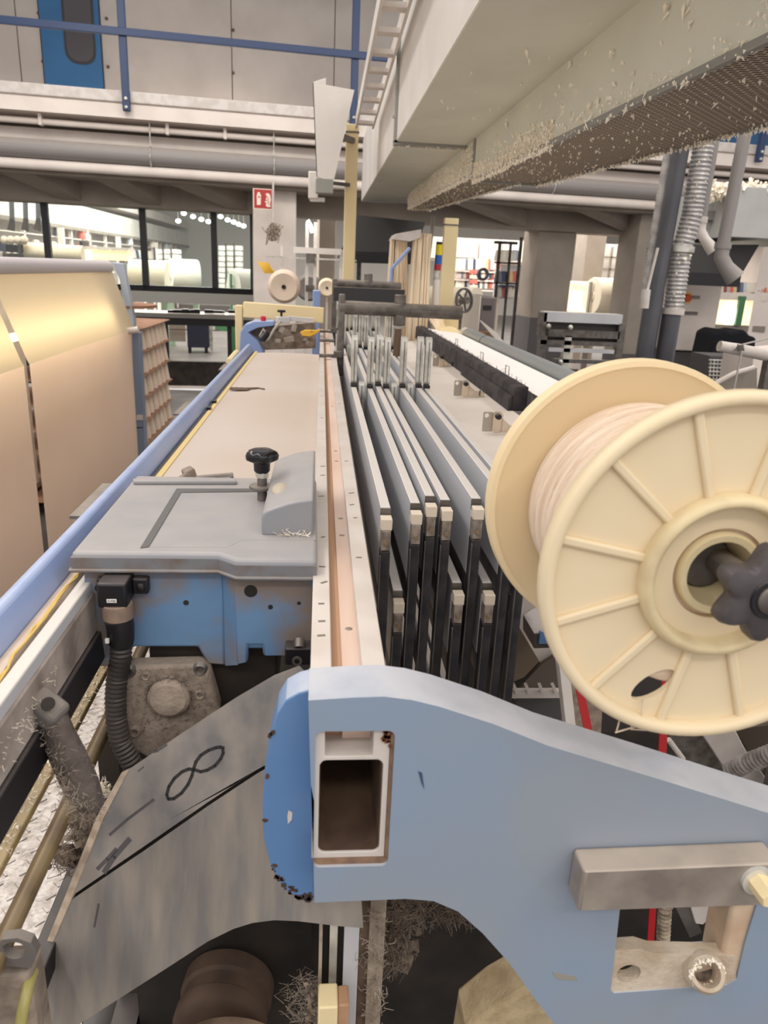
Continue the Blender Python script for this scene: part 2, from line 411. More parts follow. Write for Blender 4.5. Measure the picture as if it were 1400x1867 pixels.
# lower edge beam, soffit and ribs
zc = PB(0, 303, .0)[1]; zd = PB(0, 363, .7)[1]
struct(mz().tube([(-9, .12, (z2 + zc) / 2), (24, .12, (z2 + zc) / 2)], (z2 - zc) / 2, 12).build('trim_6', conc))
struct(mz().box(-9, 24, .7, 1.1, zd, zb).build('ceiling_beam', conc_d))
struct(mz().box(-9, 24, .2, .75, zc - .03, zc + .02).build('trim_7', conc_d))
for i, (pa, pb_) in enumerate((((60, 340), (145, 348)), ((225, 333), (292, 360)), ((350, 342), (450, 374)), ((838, 398), (960, 415)), ((1060, 405), (1168, 412)))):
    ua, ub_ = PB(*pa, .4)[0], PB(*pb_, .66)[0]
    struct(mz().add([(ua - .35, .2, zc), (ua, .2, zc), (ub_, .69, zd + .03), (ub_ - .18, .69, zd + .03), (ua - .35, .2, zc + .15), (ua, .2, zc + .15), (ub_, .69, zd + .2), (ub_ - .18, .69, zd + .2)],
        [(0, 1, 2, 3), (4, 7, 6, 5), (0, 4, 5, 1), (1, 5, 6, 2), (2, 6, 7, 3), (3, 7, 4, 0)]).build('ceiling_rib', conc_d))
# columns
def column(nm, x0, x1, y, v, d, ztop, m=conc, base=None):
    a, b = PB(x0, y, v)[0], PB(x1, y, v)[0]
    struct(mz().box(a, b, v, v + d, 0, ztop).build(nm, m, bevel=.012))
    if base: struct(mz().box(a - .006, b + .006, v - .006, v + d + .006, 0, base).build('trim_' + nm[-1], conc_k))
column('wall_column_1', 462, 540, 440, .35, .45, zc + .1)
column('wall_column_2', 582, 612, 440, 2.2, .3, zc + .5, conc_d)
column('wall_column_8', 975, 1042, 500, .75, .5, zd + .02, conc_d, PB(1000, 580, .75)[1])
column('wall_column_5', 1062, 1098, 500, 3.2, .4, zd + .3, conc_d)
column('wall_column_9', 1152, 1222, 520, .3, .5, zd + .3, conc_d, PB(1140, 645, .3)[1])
column('wall_column_7', 1372, 1440, 560, .5, .5, zd + .3, conc)
# glazed strip window under the mezzanine
wv2 = .85
wn = struct(bb(mz(), -330, 512, 462, 526, wv2, .1).build('window_1', black))
zs = PB(300, 530, wv2)[1]; ztp = zd + .03
for a, b in ((80, 92), (256, 268), (385, 396), (456, 464)):
    ua, ub_ = PB(a, 450, wv2)[0], PB(b, 450, wv2)[0]
    mz().box(ua, ub_, wv2, wv2 + .08, zs, ztp).build('mullion', black, wn)
mz().box(PB(-330, 450, wv2)[0], PB(462, 450, wv2)[0], wv2, wv2 + .08, zs - .01, zs + .05).build('sill', black, wn)
ed = [-330, 80, 256, 385, 458]
for a, b in zip(ed, ed[1:]):
    mz().box(PB(a + 10, 450, wv2)[0], PB(b, 450, wv2)[0], wv2 + .035, wv2 + .043, zs + .05, ztp).build('pane', paneg, wn)
struct(mz().box(PB(-330, 450, wv2)[0], PB(462, 450, wv2)[0], wv2 - .1, wv2 + .1, PB(440, 556, wv2)[1], zs - .01).build('trim_a', galv_f))
# far hall
struct(mz().box(-9, 24, 16, 16.2, 0, 4).build('wall_far', M('far_wall', (206, 202, 196), .9)))
struct(mz().box(-9, 24, 2.4, 16, 3.6, 3.7).build('ceiling_far', M('far_ceiling', (176, 174, 172), .9)))
# ------------------------------------------------------------------ overhead suction duct
K = .75
zu = 1.6 + .75 * K; xl = P(727, 250, Z=zu).x; xr = .655; yf = P(722, 258, Z=zu).y; y0d, y1d = .62, 7.0
ztd = P(690, 170, X=xl).z + .02
dt = thing('suction_duct', 'large lint-covered galvanised air duct over the loom with a mesh-bottomed channel', 'duct', (xl, yf, zu))
MB().box(xl, xr + .3, y0d, yf - .012, zu, 3.3).build('duct_section', galv_l, dt)
MB().box(xl + .004, xr + .2, yf + .012, y1d, zu + .005, ztd).build('duct_section', galv_l, dt)
# the dull greenish bottom sheets
MB().box(xl + .002, xr, y0d, yf - .02, zu - .003, zu + .001).build('bottom_sheet', galv, dt)
MB().box(xl + .006, xr, yf + .02, y1d, zu + .001, zu + .006).build('bottom_sheet', galv, dt)
MB().box(xl - .012, xl + .01, yf - .028, yf - .002, zu - .01, 3.3).box(xl - .012, xl + .01, yf + .002, yf + .028, zu - .01, ztd + .02).build('flange', galv_f, dt, bevel=.002)
MB().box(xl - .012, xr + .02, yf - .028, yf - .002, zu - .016, zu + .004).box(xl - .012, xr + .02, yf + .002, yf + .028, zu - .016, zu + .004).build('flange', galv_f, dt, bevel=.002)
for z in (zu + .1, zu + .35, zu + .6):
    MB().lathe([(0, -.012), (.009, -.01), (.009, 0)], (xl - .012, yf - .015, z), (1, 0, 0), 6).build('bolt', steel, dt)
# stepped suction channel: side sheet and mesh bottom, deepening towards the camera
def chan(y):            # left x, right x, bottom z
    t = (y - 1.2) / (6.1 - 1.2)
    return xr, 1.06 + (.82 - 1.06) * t, 1.945 + (2.03 - 1.945) * t
ych = 3.5
for (ya, yb, dz) in ((.62, ych, 0), (ych + .03, 6.1, .03)):
    (a0, b0, c0), (a1, b1, c1) = chan(ya), chan(yb); c0 += dz; c1 += dz
    MB().add([(a0, ya, c0), (a1, yb, c1), (a1, yb, zu + .1), (a0, ya, zu + .1), (a0 + .004, ya, c0), (a1 + .004, yb, c1), (a1 + .004, yb, zu + .1), (a0 + .004, ya, zu + .1)],
             [(0, 1, 2, 3), (7, 6, 5, 4), (0, 3, 7, 4), (1, 5, 6, 2), (0, 4, 5, 1), (3, 2, 6, 7)]).build('channel_side', galv, dt)
    MB().add([(b0 + .004, ya, c0), (b1 + .004, yb, c1), (b1 + .1, yb, zu + .1), (b0 + .1, ya, zu + .1), (b0, ya, c0), (b1, yb, c1), (b1 + .09, yb, zu + .1), (b0 + .09, ya, zu + .1)],
             [(0, 1, 2, 3), (7, 6, 5, 4), (0, 3, 7, 4), (1, 5, 6, 2), (0, 4, 5, 1), (3, 2, 6, 7)]).build('channel_side', galv, dt)
    MB().add([(a0, ya, c0 + .008), (b0, ya, c0 + .008), (b1, yb, c1 + .008), (a1, yb, c1 + .008), (a0, ya, c0 + .014), (b0, ya, c0 + .014), (b1, yb, c1 + .014), (a1, yb, c1 + .014)],
             [(0, 3, 2, 1), (4, 5, 6, 7), (0, 1, 5, 4), (1, 2, 6, 5), (2, 3, 7, 6), (3, 0, 4, 7)]).build('mesh_grille', grille, dt)
    MB().bar((a0, ya, c0 + .006), (a1, yb, c1 + .006), .012, .014).bar((b0, ya, c0 + .006), (b1, yb, c1 + .006), .012, .014).bar((a1, yb, c1 + .006), (b1, yb, c1 + .006), .012, .014).build('edge_strip', galv_f, dt)
a, b, c = chan(6.1)
MB().box(a, b + .05, 6.1, 6.12, c + .03, zu + .1).build('end_plate', galv, dt)
a, b, c = chan(ych)
MB().box(a - .006, a + .006, ych - .004, ych + .034, c, zu).build('joint_strip', galv_f, dt)
l = MB()
for i in range(3600):       # lint hanging on the channel edges
    y = .9 + 5.2 * random.random() ** 1.0; a, b, c = chan(y); c += .03 if y > ych else 0
    k = random.random()
    if k < .5: p = (b - random.random() * .012, y, c)
    elif k < .8: p = (a - .004, y, c + random.random() ** 2 * .07 * (1.6 if y > 2.2 else .7))
    else: p = (a + (b - a) * random.random(), y, c + .006)
    l.clump(p, random.uniform(.0025, .007), 1, 1.6 if random.random() < .2 else .2, 1)
for i in range(5200):       # thick fringe on the far third
    y = 2.3 + 3.8 * random.random(); a, b, c = chan(y); c += .03 if y > ych else 0
    wide = .035 + .05 * abs(math.sin(y * 3.1)) + (.05 if y > ych else 0)
    l.clump((a - .005, y, c - .006 + random.random() ** 1.7 * wide), random.uniform(.003, .008), 1, .4)
for i in range(500):
    a, b, c = chan(6.1); l.clump((a + (b - a) * random.random(), 6.1 - random.random() * .03, c + .03 + random.random() ** 2 * .08), random.uniform(.005, .012), 1, .3)
for i in range(70):         # tufts stuck to the sheets
    y = random.uniform(.9, 3.2); a, b, c = chan(y)
    l.clump((a - .003, y, random.uniform(c + .03, zu - .01)), random.uniform(.004, .010), 2, 1.0)
for i in range(36):
    l.clump((random.uniform(xl + .05, xr - .02), random.uniform(.8, 3.3), zu - .004), random.uniform(.003, .009), 1, 1)
for i in range(50):
    l.clump((random.uniform(xl, xr), yf - .03 + random.random() * .05, zu - .016), random.uniform(.003, .006), 1, .8)
l.build('hanging_lint', lintm, dt, smooth=0, kind='stuff')

# cable ladder left of the duct, on a cream post
tr = thing('cable_ladder', 'white cable ladder running up beside the overhead duct', 'cable tray', (.2, 3.4, 2.36))
pa = P(650, 222, Y=5.0); pc = P(694, 0, X=pa.x)
for dx in (0, .1):
    MB().bar((pa.x + dx, 5.0, pa.z), (pc.x + dx, pc.y - .5, pc.z + .03), .012, .07).build('side_rail', galv_l, tr)
for i in range(9):
    t = i / 9; y = 4.9 + (pc.y - .5 - 4.9) * t; z = pa.z + (pc.z + .03 - pa.z) * t
    MB().box(pa.x, pa.x + .1, y - .03, y + .03, z - .03, z - .012).build('rung', white, tr)
def post(x0, x1, ytop, ybot, xm, Y, label, zt=None):
    a = P(x0, (ytop + ybot) / 2, Y=Y).x; b = P(x1, (ytop + ybot) / 2, Y=Y).x
    z = P(xm, ytop, Y=Y).z if zt is None else zt
    t = thing('machine_post', label, 'post', ((a + b) / 2, Y, 0))
    MB().box(a, b, Y, Y + .06, .012, z).build('tube', paint_c, t, bevel=.004)
    MB().box(a - .04, b + .04, Y - .04, Y + .1, 0, .012).build('foot_plate', paint_c, t)
    MB().box(a - .003, b + .003, Y - .003, Y + .063, z - .05, z - .04).build('joint', steel_d, t)
    return t
post(628, 650, 226, 520, 648, 5.0, 'cream square post carrying the cable ladder, left of the overhead duct')
post(806, 831, 398, 560, 830, 5.6, 'cream square post behind the yellow, blue and red signal tower')
# folded white sheet beside the post
Yb = 4.7
fs = thing('sheet_hopper', 'white folded sheet-metal hopper tapering downwards, left of the cream post', 'hopper', P(592, 330, Y=Yb))
pts = [P(x, y, Y=Yb) for x, y in ((570, 150), (646, 164), (608, 332), (577, 322))]
MB().prism([(p.x, p.z) for p in pts], Yb, Yb + .012).build('front_sheet', galv_l, fs)
q = pts[0]; MB().add([q, q + Vector((.004, 0, 0)), (q.x + .07, Yb + .35, q.z + .1), (q.x + .074, Yb + .35, q.z + .1), pts[3], pts[3] + Vector((.004, 0, 0)), (pts[3].x + .05, Yb + .3, pts[3].z), (pts[3].x + .054, Yb + .3, pts[3].z)],
    [(0, 2, 6, 4), (1, 5, 7, 3), (0, 1, 3, 2), (4, 6, 7, 5), (0, 4, 5, 1), (2, 3, 7, 6)]).build('side_sheet', galv_l, fs)
m = MB(); a = P(576, 324, Y=Yb); b = P(607, 352, Y=Yb); m.box(a.x, b.x, Yb - .002, Yb + .09, b.z, a.z - .004); m.build('outlet', galv_f, fs)
sb = fs
pb(MB(), 562, 312, 580, 362, 4.85, .08).build('junction_box', galv_l, sb, bevel=.006)
pb(MB(), 565, 360, 592, 367, 4.86, .06).build('cable_gland', white, sb)
MB().bar(P(600, 240, Y=4.73), (.175, 5.0, P(600, 240, Y=4.73).z), .03, .03).build('mount_bar', steel_d, sb)
MB().bar(P(574, 330, Y=4.88), (.16, 5.0, P(574, 330, Y=4.88).z), .02, .02).build('mount_bar', steel_d, sb)

# ------------------------------------------------------------------ hoses and pipes on the right
def vtube(t, name, px0, py0, px1, py1, Y, w, mat, n=14):
    a = P(px0, py0, Y=Y); b = P(px1, py1, Y=Y); r = w * Y * 1.06 / F / 2
    return MB().tube([a, b], r, n).build(name, mat, t)
def corr(name, t, pts, r, mat, pitch=.016, n=14, dr=.09):
    pts = [Vector(p) for p in pts]; out = []; rr = []
    for a, b in zip(pts, pts[1:]):
        k = max(2, int((b - a).length / pitch * 2))
        for i in range(k): out.append(a.lerp(b, i / k)); rr.append(r * (1 if len(rr) % 2 else 1 - dr))
    out.append(pts[-1]); rr.append(r)
    return MB().tube(out, rr, n).build(name, mat, t, smooth=60)
Yh = 4.2
h1 = thing('exhaust_pipe', 'dark grey vertical exhaust pipe with a narrow corrugated sleeve, left of the pair', 'pipe', P(1173, 640, Y=Yh))
a = P(1247, 240, Y=Yh); b = P(1196, 530, Y=Yh); r = 26 * Yh * 1.06 / F / 2
MB().tube([a, b, P(1192, 545, Y=Yh), (P(1165, 690, Y=Yh).x, Yh, 0)], [r, r, r * 1.22, r * 1.22], 16).build('pipe', pvc_d, h1)
corr('corrugated_hose', h1, [P(1228, 240, Y=Yh + .1), P(1191, 457, Y=Yh + .1), P(1176, 557, Y=Yh + .1)], 23 * Yh / F / 2, foil, .018, 14, .14)
MB().tube([P(1199, 452, Y=Yh - .1), P(1180, 530, Y=Yh - .1)], .008, 8).tube([P(1178, 528, Y=Yh - .1), P(1174, 562, Y=Yh - .1)], .024, 10).build('blow_nozzle', white, h1)
h2 = thing('exhaust_pipe', 'dark vertical exhaust pipe with wide corrugated aluminium sleeve, right of the pair', 'pipe', P(1207, 655, Y=Yh))
r = 35 * Yh * 1.05 / F / 2
corr('corrugated_hose', h2, [P(1287, 240, Y=Yh), P(1261, 393, Y=Yh), P(1243, 457, Y=Yh), P(1227, 567, Y=Yh)], r, foil, .022, 18, .14)
MB().tube([P(1245, 449, Y=Yh), P(1243, 460, Y=Yh)], r * 1.12, 18).build('hose_clamp', steel, h2)
MB().tube([P(1228, 562, Y=Yh), P(1226, 573, Y=Yh)], r * 1.08, 18).build('hose_clamp', white, h2)
MB().tube([P(1225, 568, Y=Yh), (P(1203, 690, Y=Yh).x, Yh, 0)], r * .93, 16).build('pipe', pvc_d, h2)
l = MB()
for i in range(60):
    t = random.random(); p = P(1287, 240, Y=Yh).lerp(P(1227, 567, Y=Yh), t); l.clump(p + Vector((random.uniform(-1, .4) * r, -r * random.uniform(.7, 1), 0)), random.uniform(.005, .014), 1)
l.build('lint', lintm, h2, smooth=0, kind='stuff')
for (nm, pts, w, Y, lab) in (('a', [(1306, 240), (1279, 405)], 14, 4.6, 'thin grey suction pipe with an angled white nozzle, beside the corrugated sleeve'),
                             ('b', [(1370, 215), (1317, 452)], 21, 4.2, 'grey suction pipe with an angled nozzle in front of the galvanised duct')):
    t = thing('suction_pipe', lab, 'pipe', P(*pts[-1], Y=Y)); r = w * Y * 1.05 / F / 2
    e = P(*pts[-1], Y=Y); s_ = P(*pts[0], Y=Y)
    MB().tube([(s_.x, Y, 3.2), e], r, 14).build('pipe', pvc, t)
    el = white if nm == 'a' else pvc
    MB().tube([e + Vector((0, 0, .03)), e + Vector((0, 0, -.005))], r * 1.3, 14).build('collar', el, t)
    MB().tube([e, e + Vector((0, -.005, -.05)), e + Vector((.03, -.02, -.1)), e + Vector((.085, -.04, -.16))], [r * 1.15, r * 1.15, r * 1.15, r * 1.55], 14).build('nozzle', el, t, smooth=60)
# galvanised duct and dark hoods at the back
gneutral = M('neutral_duct_sheet', (182, 181, 178), .5, .1, col2=(170, 169, 166), scale=3)
t = thing('back_duct', 'galvanised duct with lint on top, above the dark hood on the right', 'duct', P(1345, 440, Y=5.4))
pb(MB(), 1336, 345, 1560, 438, 5.4, 1.2).build('duct_section', gneutral, t, bevel=.004)
pb(MB(), 1288, 352, 1336, 436, 5.7, .9).build('duct_section', gneutral, t)
pb(MB(), 1285, 385, 1338, 402, 5.66, .04).build('brace', galv_f, t)
l = MB()
for i in range(420):
    p = P(random.uniform(1290, 1400), 340, Y=5.45); l.clump((p.x, 5.42 + random.random() * .3, p.z + random.uniform(-.06, .03)), random.uniform(.015, .04), 1)
l.build('lint', lintm, t, smooth=0, kind='stuff')
def hood(lab, poly, Y, d, lip):
    pts = [P(x, y, Y=Y) for x, y in poly]; t = thing('extractor_hood', lab, 'hood', (pts[2].x, Y, pts[2].z))
    MB().prism([(p.x, p.z) for p in pts], Y, Y + d).build('hood_body', darkhood, t)
    for p_ in (pts[0], pts[1]):
        k_ = .06 if p_ is pts[0] else -.06
        MB().box(p_.x + k_ - .02, p_.x + k_ + .02, Y + d - .05, Y + d - .01, 0, p_.z).build('leg', steel_d, t)
    a, b = pts[2], pts[3]; MB().bar((b.x, Y - .015, b.z), (a.x, Y - .015, a.z), .04, .09).build('lower_edge', black, t)
    return t
hood('dark sloping hood under the galvanised duct on the right', [(1262, 446), (1384, 446), (1345, 512), (1254, 508)], 5.6, .8, 0)
hood('dark sloping hood behind the cream post, above the heald frames', [(652, 392), (775, 405), (755, 472), (618, 468)], 6.6, .8, 0)
# ------------------------------------------------------------------ right background machines
cb = thing('switch_cabinet', 'pale switch cabinet with an orange rotary switch under the dark right-hand hood', 'cabinet', P(1260, 700, Y=6.2))
pb(MB(), 1222, 512, 1308, 640, 6.2, .5).build('housing', conc, cb, bevel=.01)
pb(MB(), 1212, 642, 1286, 760, 6.22, .45).build('plinth', conc_k, cb)
c = P(1251, 543, Y=6.2)
MB().box(c.x - .03, c.x + .03, 6.18, 6.2, c.z - .04, c.z + .04).build('switch_plate', yellow, cb)
k = MB().lathe([(0, -.03), (.028, -.03), (.032, 0)], (c.x, 6.18, c.z), (0, 1, 0), 12).build('rotary_switch', M('orange_switch', (206, 84, 30), .5), cb)
pb(MB(), 1262, 539, 1276, 545, 6.19, .012).build('handle', steel_d, cb)
pb(MB(), 1242, 568, 1272, 574, 6.19, .012).build('label_strip', steel_d, cb)
rs = thing('roller_stand', 'grey steel roller stand with two ball knobs in front of the concrete columns', 'stand', P(1060, 690, Y=5.6))
for (n_, q, m_, d) in (('top_beam', (992, 571, 1135, 589), alu, .12), ('rail', (1000, 603, 1130, 616), steel_d, .06), ('rail', (985, 622, 1125, 630), steel_d, .05), ('rail', (1000, 636, 1120, 643), alu, .05), ('rail', (1010, 656, 1120, 663), steel_d, .05),
                      ('leg', (976, 612, 990, 760), steel_d, .06), ('leg', (1022, 612, 1034, 760), steel, .06), ('leg', (1118, 590, 1130, 760), steel_d, .06), ('end_bracket', (986, 570, 996, 612), steel_d, .1), ('back_plate', (996, 588, 1128, 624), conc_k, .02)):
    pb(MB(), *q, 5.6 + (.06 if n_ == 'back_plate' else 0), d).build(n_, m_, rs)
for q in ((1000, 595), (1040, 597), (1022, 660)):
    MB().ball(P(*q, Y=5.58), .02).build('ball_knob', steel, rs)
ct = thing('control_box', 'grey control box with a black slot behind the end of the long dark tube', 'box', P(880, 640, Y=4.9))
a = P(874, 590, Y=4.9).x; b = P(902, 590, Y=4.9).x; z0_, z1_ = .6, P(880, 541, Y=4.9).z
MB().box(a, b, 4.9, 5.5, z0_, z1_).build('housing', M('brown_grey_box', (112, 102, 102), .6), ct, bevel=.01)
MB().box(a - .008, a - .001, 4.9, 5.5, z0_, z1_ + .004).build('side_panel', galv_l, ct)
pb(MB(), 881, 557, 896, 565, 4.893, .01).build('slot', black, ct)
pb(MB(), 866, 606, 895, 640, 4.7, .1).build('card_tray', board, ct)
for i in range(6):
    q = [P(876 + i * 1.2, 585 + i, Y=4.85), P(895 + i * 2, 608, Y=4.6), P(925 + i, 640, Y=4.2)]
    MB().tube(q, .005, 5).build('cable', cable, ct)
wl = thing('hand_wheel', 'dark spoked handwheel at the end of the long dark tube', 'wheel', P(846, 545, Y=4.5))
c = P(846, 548, Y=4.5)
MB().lathe([(.062, -.008), (.072, -.008), (.072, .008), (.062, .008)], c, (.6, -.8, .1), 24, True).build('rim', conc_k, wl)
for i in range(5):
    d = Vector((.8, .6, 0)) * math.cos(i * 1.257) + Vector((0, 0, 1)) * math.sin(i * 1.257); MB().tube([c, c + d * .064], .006, 6).build('spoke', conc_k, wl)
MB().lathe([(0, -.03), (.02, -.03), (.02, .03), (0, .03)], c, (.6, -.8, .1), 12).build('hub', steel_d, wl)
# signal tower
sg = thing('signal_tower', 'signal tower with yellow, blue and red segments on a grey pole', 'signal light', P(792, 545, Y=4.7))
for i, (y0, y1, m_) in enumerate(((446, 465, M('signal_yellow', (226, 204, 40), .3)), (465, 482, M('signal_blue', (40, 92, 176), .3)), (482, 493, M('signal_red', (170, 44, 60), .3)), (493, 510, steel))):
    MB().tube([P(801 - i * 1.4, y0, Y=4.7), P(800 - i * 1.4, y1, Y=4.7)], .021, 12).build('lens' if i < 3 else 'socket', m_, sg)
MB().tube([P(796, 510, Y=4.7), P(790, 620, Y=4.7)], .022, 12).build('pole', galv_l, sg)
MB().tube([P(801, 441, Y=4.7), P(800.5, 446, Y=4.7)], .018, 12).build('cap', black, sg)
# yarn curtains
sk = thing('yarn_curtain_frame', 'white top frame from which the cream yarn curtains hang behind the heald frames', 'frame', P(740, 428, Y=4.7))
MB().prism([(p.x, p.z) for p in (P(716, 436, Y=4.6), P(722, 426, Y=4.6), P(768, 418, Y=4.6), P(768, 432, Y=4.6), P(748, 440, Y=4.6))], 4.6, 4.9).build('top_cover', white, sk)
MB().tube([P(790, 396, Y=4.9), P(786, 430, Y=4.75), P(775, 520, Y=4.75)], .012, 8).build('support_tube', galv_f, sk)
MB().tube([P(747, 452, Y=4.55), P(714, 490, Y=4.55), P(712, 520, Y=4.55)], .01, 8).build('bent_tube', blue_l, sk)
def curtain(x0t, x1t, yt, x0b, x1b, yb_, Y, lab):
    m = MB()
    for i in range(150):
        t = random.random(); a = P(x0t + (x1t - x0t) * t, yt + random.uniform(-2, 4), Y=Y + random.random() * .1)
        b = P(x0b + (x1b - x0b) * t, yb_, Y=a.y); k = a.lerp(b, .5) + Vector((random.uniform(-.008, .008), 0, 0))
        m.tube([a, k, b], random.uniform(.003, .006), 4, False)
    return m.build('yarn_curtain', skein, smooth=60, kind='stuff', label=lab, cat='yarn')
curtain(712, 742, 436, 700, 740, 640, 4.72, 'cream yarn hanging in a loose curtain left of the blue bent tube')
curtain(754, 786, 428, 738, 776, 650, 4.62, 'dense cream yarn curtain hanging behind the right-hand heald guides')
m = MB()
for i in range(70):
    a = P(784 + random.random() * 22, 566 + random.random() * 20, Y=4.5 + random.random() * .06); b = P(800 + random.random() * 12, 606, Y=4.5)
    m.tube([a, b], .007, 5)
m.ball(P(795, 578, Y=4.53), .045, 12, 8, (1, .8, 1.1))
m.build('yarn_tuft', skein, kind='stuff', label='bunch of cream yarn ends above the white let-off housing', cat='yarn')
lo = thing('let_off_housing', 'cream rounded let-off housing with a grey panel at the far end of the warp', 'housing', P(825, 640, Y=4.4))
pts = [P(x, y, Y=4.4) for x, y in ((793, 660), (795, 612), (803, 600), (826, 596), (842, 606), (850, 628), (850, 660))]
MB().prism([(p.x, p.z) for p in pts], 4.4, 4.6).build('housing', paint_c, lo, bevel=.008)
pb(MB(), 814, 613, 840, 628, 4.39, .01).build('panel', galv_f, lo); pb(MB(), 806, 577, 836, 600, 4.6, .2).build('bracket', paint_c, lo)
MB().ball(P(842, 620, Y=4.385), .012, 8, 6).ball(P(826, 621, Y=4.385), .008, 8, 6).build('knob', black, lo)
# ------------------------------------------------------------------ feeder stand behind the loom, left of centre
fd = thing('feeder_stand', 'grey yarn feeder stand with uprights and a cross bar beside the white column', 'stand', P(560, 560, Y=6.3))
for q in ((511, 448, 516, 600), (556, 405, 562, 600), (571, 405, 577, 600), (618, 455, 624, 560), (594, 520, 598, 560)):
    o_ = pb(MB(), *q, 6.3, .03); o_.box(*[f_(v.x for v in o_.v) for f_ in (min, max)], 6.3, 6.33, 0, min(v.z for v in o_.v) + .001); o_.build('upright', galv_l, fd)
pb(MB(), 535, 452, 622, 463, 6.28, .02).build('cross_bar', galv_l, fd)
pb(MB(), 485, 470, 650, 473, 6.27, .01).build('rod', steel, fd)
pb(MB(), 558, 462, 574, 480, 6.26, .02).build('clamp', steel_d, fd)
pb(MB(), 557, 520, 573, 532, 6.26, .02).build('clamp', steel_d, fd)
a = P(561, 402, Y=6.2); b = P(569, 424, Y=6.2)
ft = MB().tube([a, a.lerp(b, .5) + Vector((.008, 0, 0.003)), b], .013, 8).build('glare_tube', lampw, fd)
def disc(nm, px, py, rpx, Y, mat, lab, cat, hub, d=.12):
    c = P(px, py, Y=Y); r = rpx * Y / F * 1.04
    t = thing(nm, lab, cat, (c.x, c.y, c.z - r))
    MB().lathe([(r * .13, -d / 2), (r * .8, -d / 2 - .01), (r * .96, -d / 2 + .01), (r, -d / 4), (r, d / 4), (r * .9, d / 2), (r * .13, d / 2)], c, (0, 1, .05), 24, True).build('yarn_body', mat, t)
    MB().lathe([(0, -d / 2 - .006), (r * .13, -d / 2 - .008), (r * .15, d / 2)], c, (0, 1, .05), 12).build('core', hub, t)
    MB().tube([c, (c.x, 6.315, c.z)], r * .08, 8).build('spindle', steel_d, t)
    return t
disc('yarn_package', 518, 522, 27, 5.9, conem, 'round cream yarn package with a dark core in front of the white column', 'yarn package', black)
disc('metal_disc', 563, 524, 22, 6.6, pvc, 'grey metal disc behind the feeder stand uprights', 'disc', steel_d)
disc('yarn_package', 596, 524, 15, 6.2, skein, 'small cream yarn package right of the grey disc', 'yarn package', black)
# fire sign on the white column
u0, z1 = PB(461, 343, -.02); u1, z0 = PB(496, 383, -.02)
sgn = thing('fire_sign', 'red fire-point sign with white pictograms on the white column', 'sign', BX @ Vector(((u0 + u1) / 2, -.02, z0)))
mz().box(u0, u1, -.02, -.012, z0, z1).build('sign_plate', signw, sgn)
e = (u1 - u0)
mz().box(u0 + e * .06, u1 - e * .03, -.024, -.019, z0 + e * .06, z1 - e * .04).build('red_field', red, sgn)
S = lambda ps: [(u0 + e * x, z0 + (z1 - z0) * y) for x, y in ps]
mz().prism(S([(.2, .2), (.4, .22), (.42, .65), (.36, .8), (.3, .84), (.24, .8), (.19, .65)]), -.03, -.023).build('pictogram', signw, sgn)
mz().prism(S([(.26, .62), (.37, .62), (.37, .57), (.26, .57)]), -.034, -.029).build('pictogram_detail', red, sgn)
mz().prism(S([(.66, .2), (.72, .14), (.92, .13), (.9, .3), (.94, .5), (.9, .72), (.82, .8), (.66, .78), (.72, .6), (.66, .52), (.72, .42), (.6, .4), (.7, .3)]), -.03, -.023).build('pictogram', signw, sgn)
for a, b in (((.72, .64), (.84, .5)), ((.72, .5), (.86, .34)), ((.74, .36), (.86, .22))):
    p, q = S([a, b]); mz().bar((p[0], -.031, p[1]), (q[0], -.031, q[1]), .004, .008, (0, 1, 0)).build('pictogram_detail', red, sgn)
cd_ = thing('pull_cord', 'grey hanging cord ending in a frayed bunch on the white column', 'cord', BX @ Vector((PB(500, 430, -.05)[0], -.05, PB(500, 430, -.05)[1])))
a = PB(498, 330, -.05); b = PB(498, 405, -.05); mz().tube([(a[0], -.05, a[1]), (b[0], -.05, b[1])], .01, 8).build('cord', white, cd_)
m = mz()
for i in range(60):
    m.hair((b[0] + random.gauss(0, .015), -.05, b[1] - random.random() * .08), .11, .006, (random.gauss(0, .15), random.gauss(0, .15), -1))
m.build('frayed_end', lintg, cd_)
u, z = PB(484, 488, -.01)
m = mz(); m.add([(u - .09, -.001, z + .06), (u + .03, -.001, z + .05), (u + .1, -.001, z - .05), (u - .01, -.001, z - .06), (u - .05, -.03, z), (u + .05, -.03, z)], [(0, 1, 4), (1, 2, 5), (2, 3, 5), (3, 0, 4), (1, 5, 3, 4), (0, 3, 2, 1)])
m.build('warning_sticker', yellow, label='torn yellow sticker on the white column', cat='sticker')
ONES = 'zeroth first second third fourth fifth sixth seventh eighth ninth tenth eleventh twelfth thirteenth fourteenth fifteenth sixteenth seventeenth eighteenth nineteenth'.split()
def ordw(n):
    if n < 20: return ONES[n]
    t = {2: 'twent', 3: 'thirt', 4: 'fort', 5: 'fift'}[n // 10]
    return t + 'ieth' if n % 10 == 0 else t + 'y-' + ONES[n % 10]
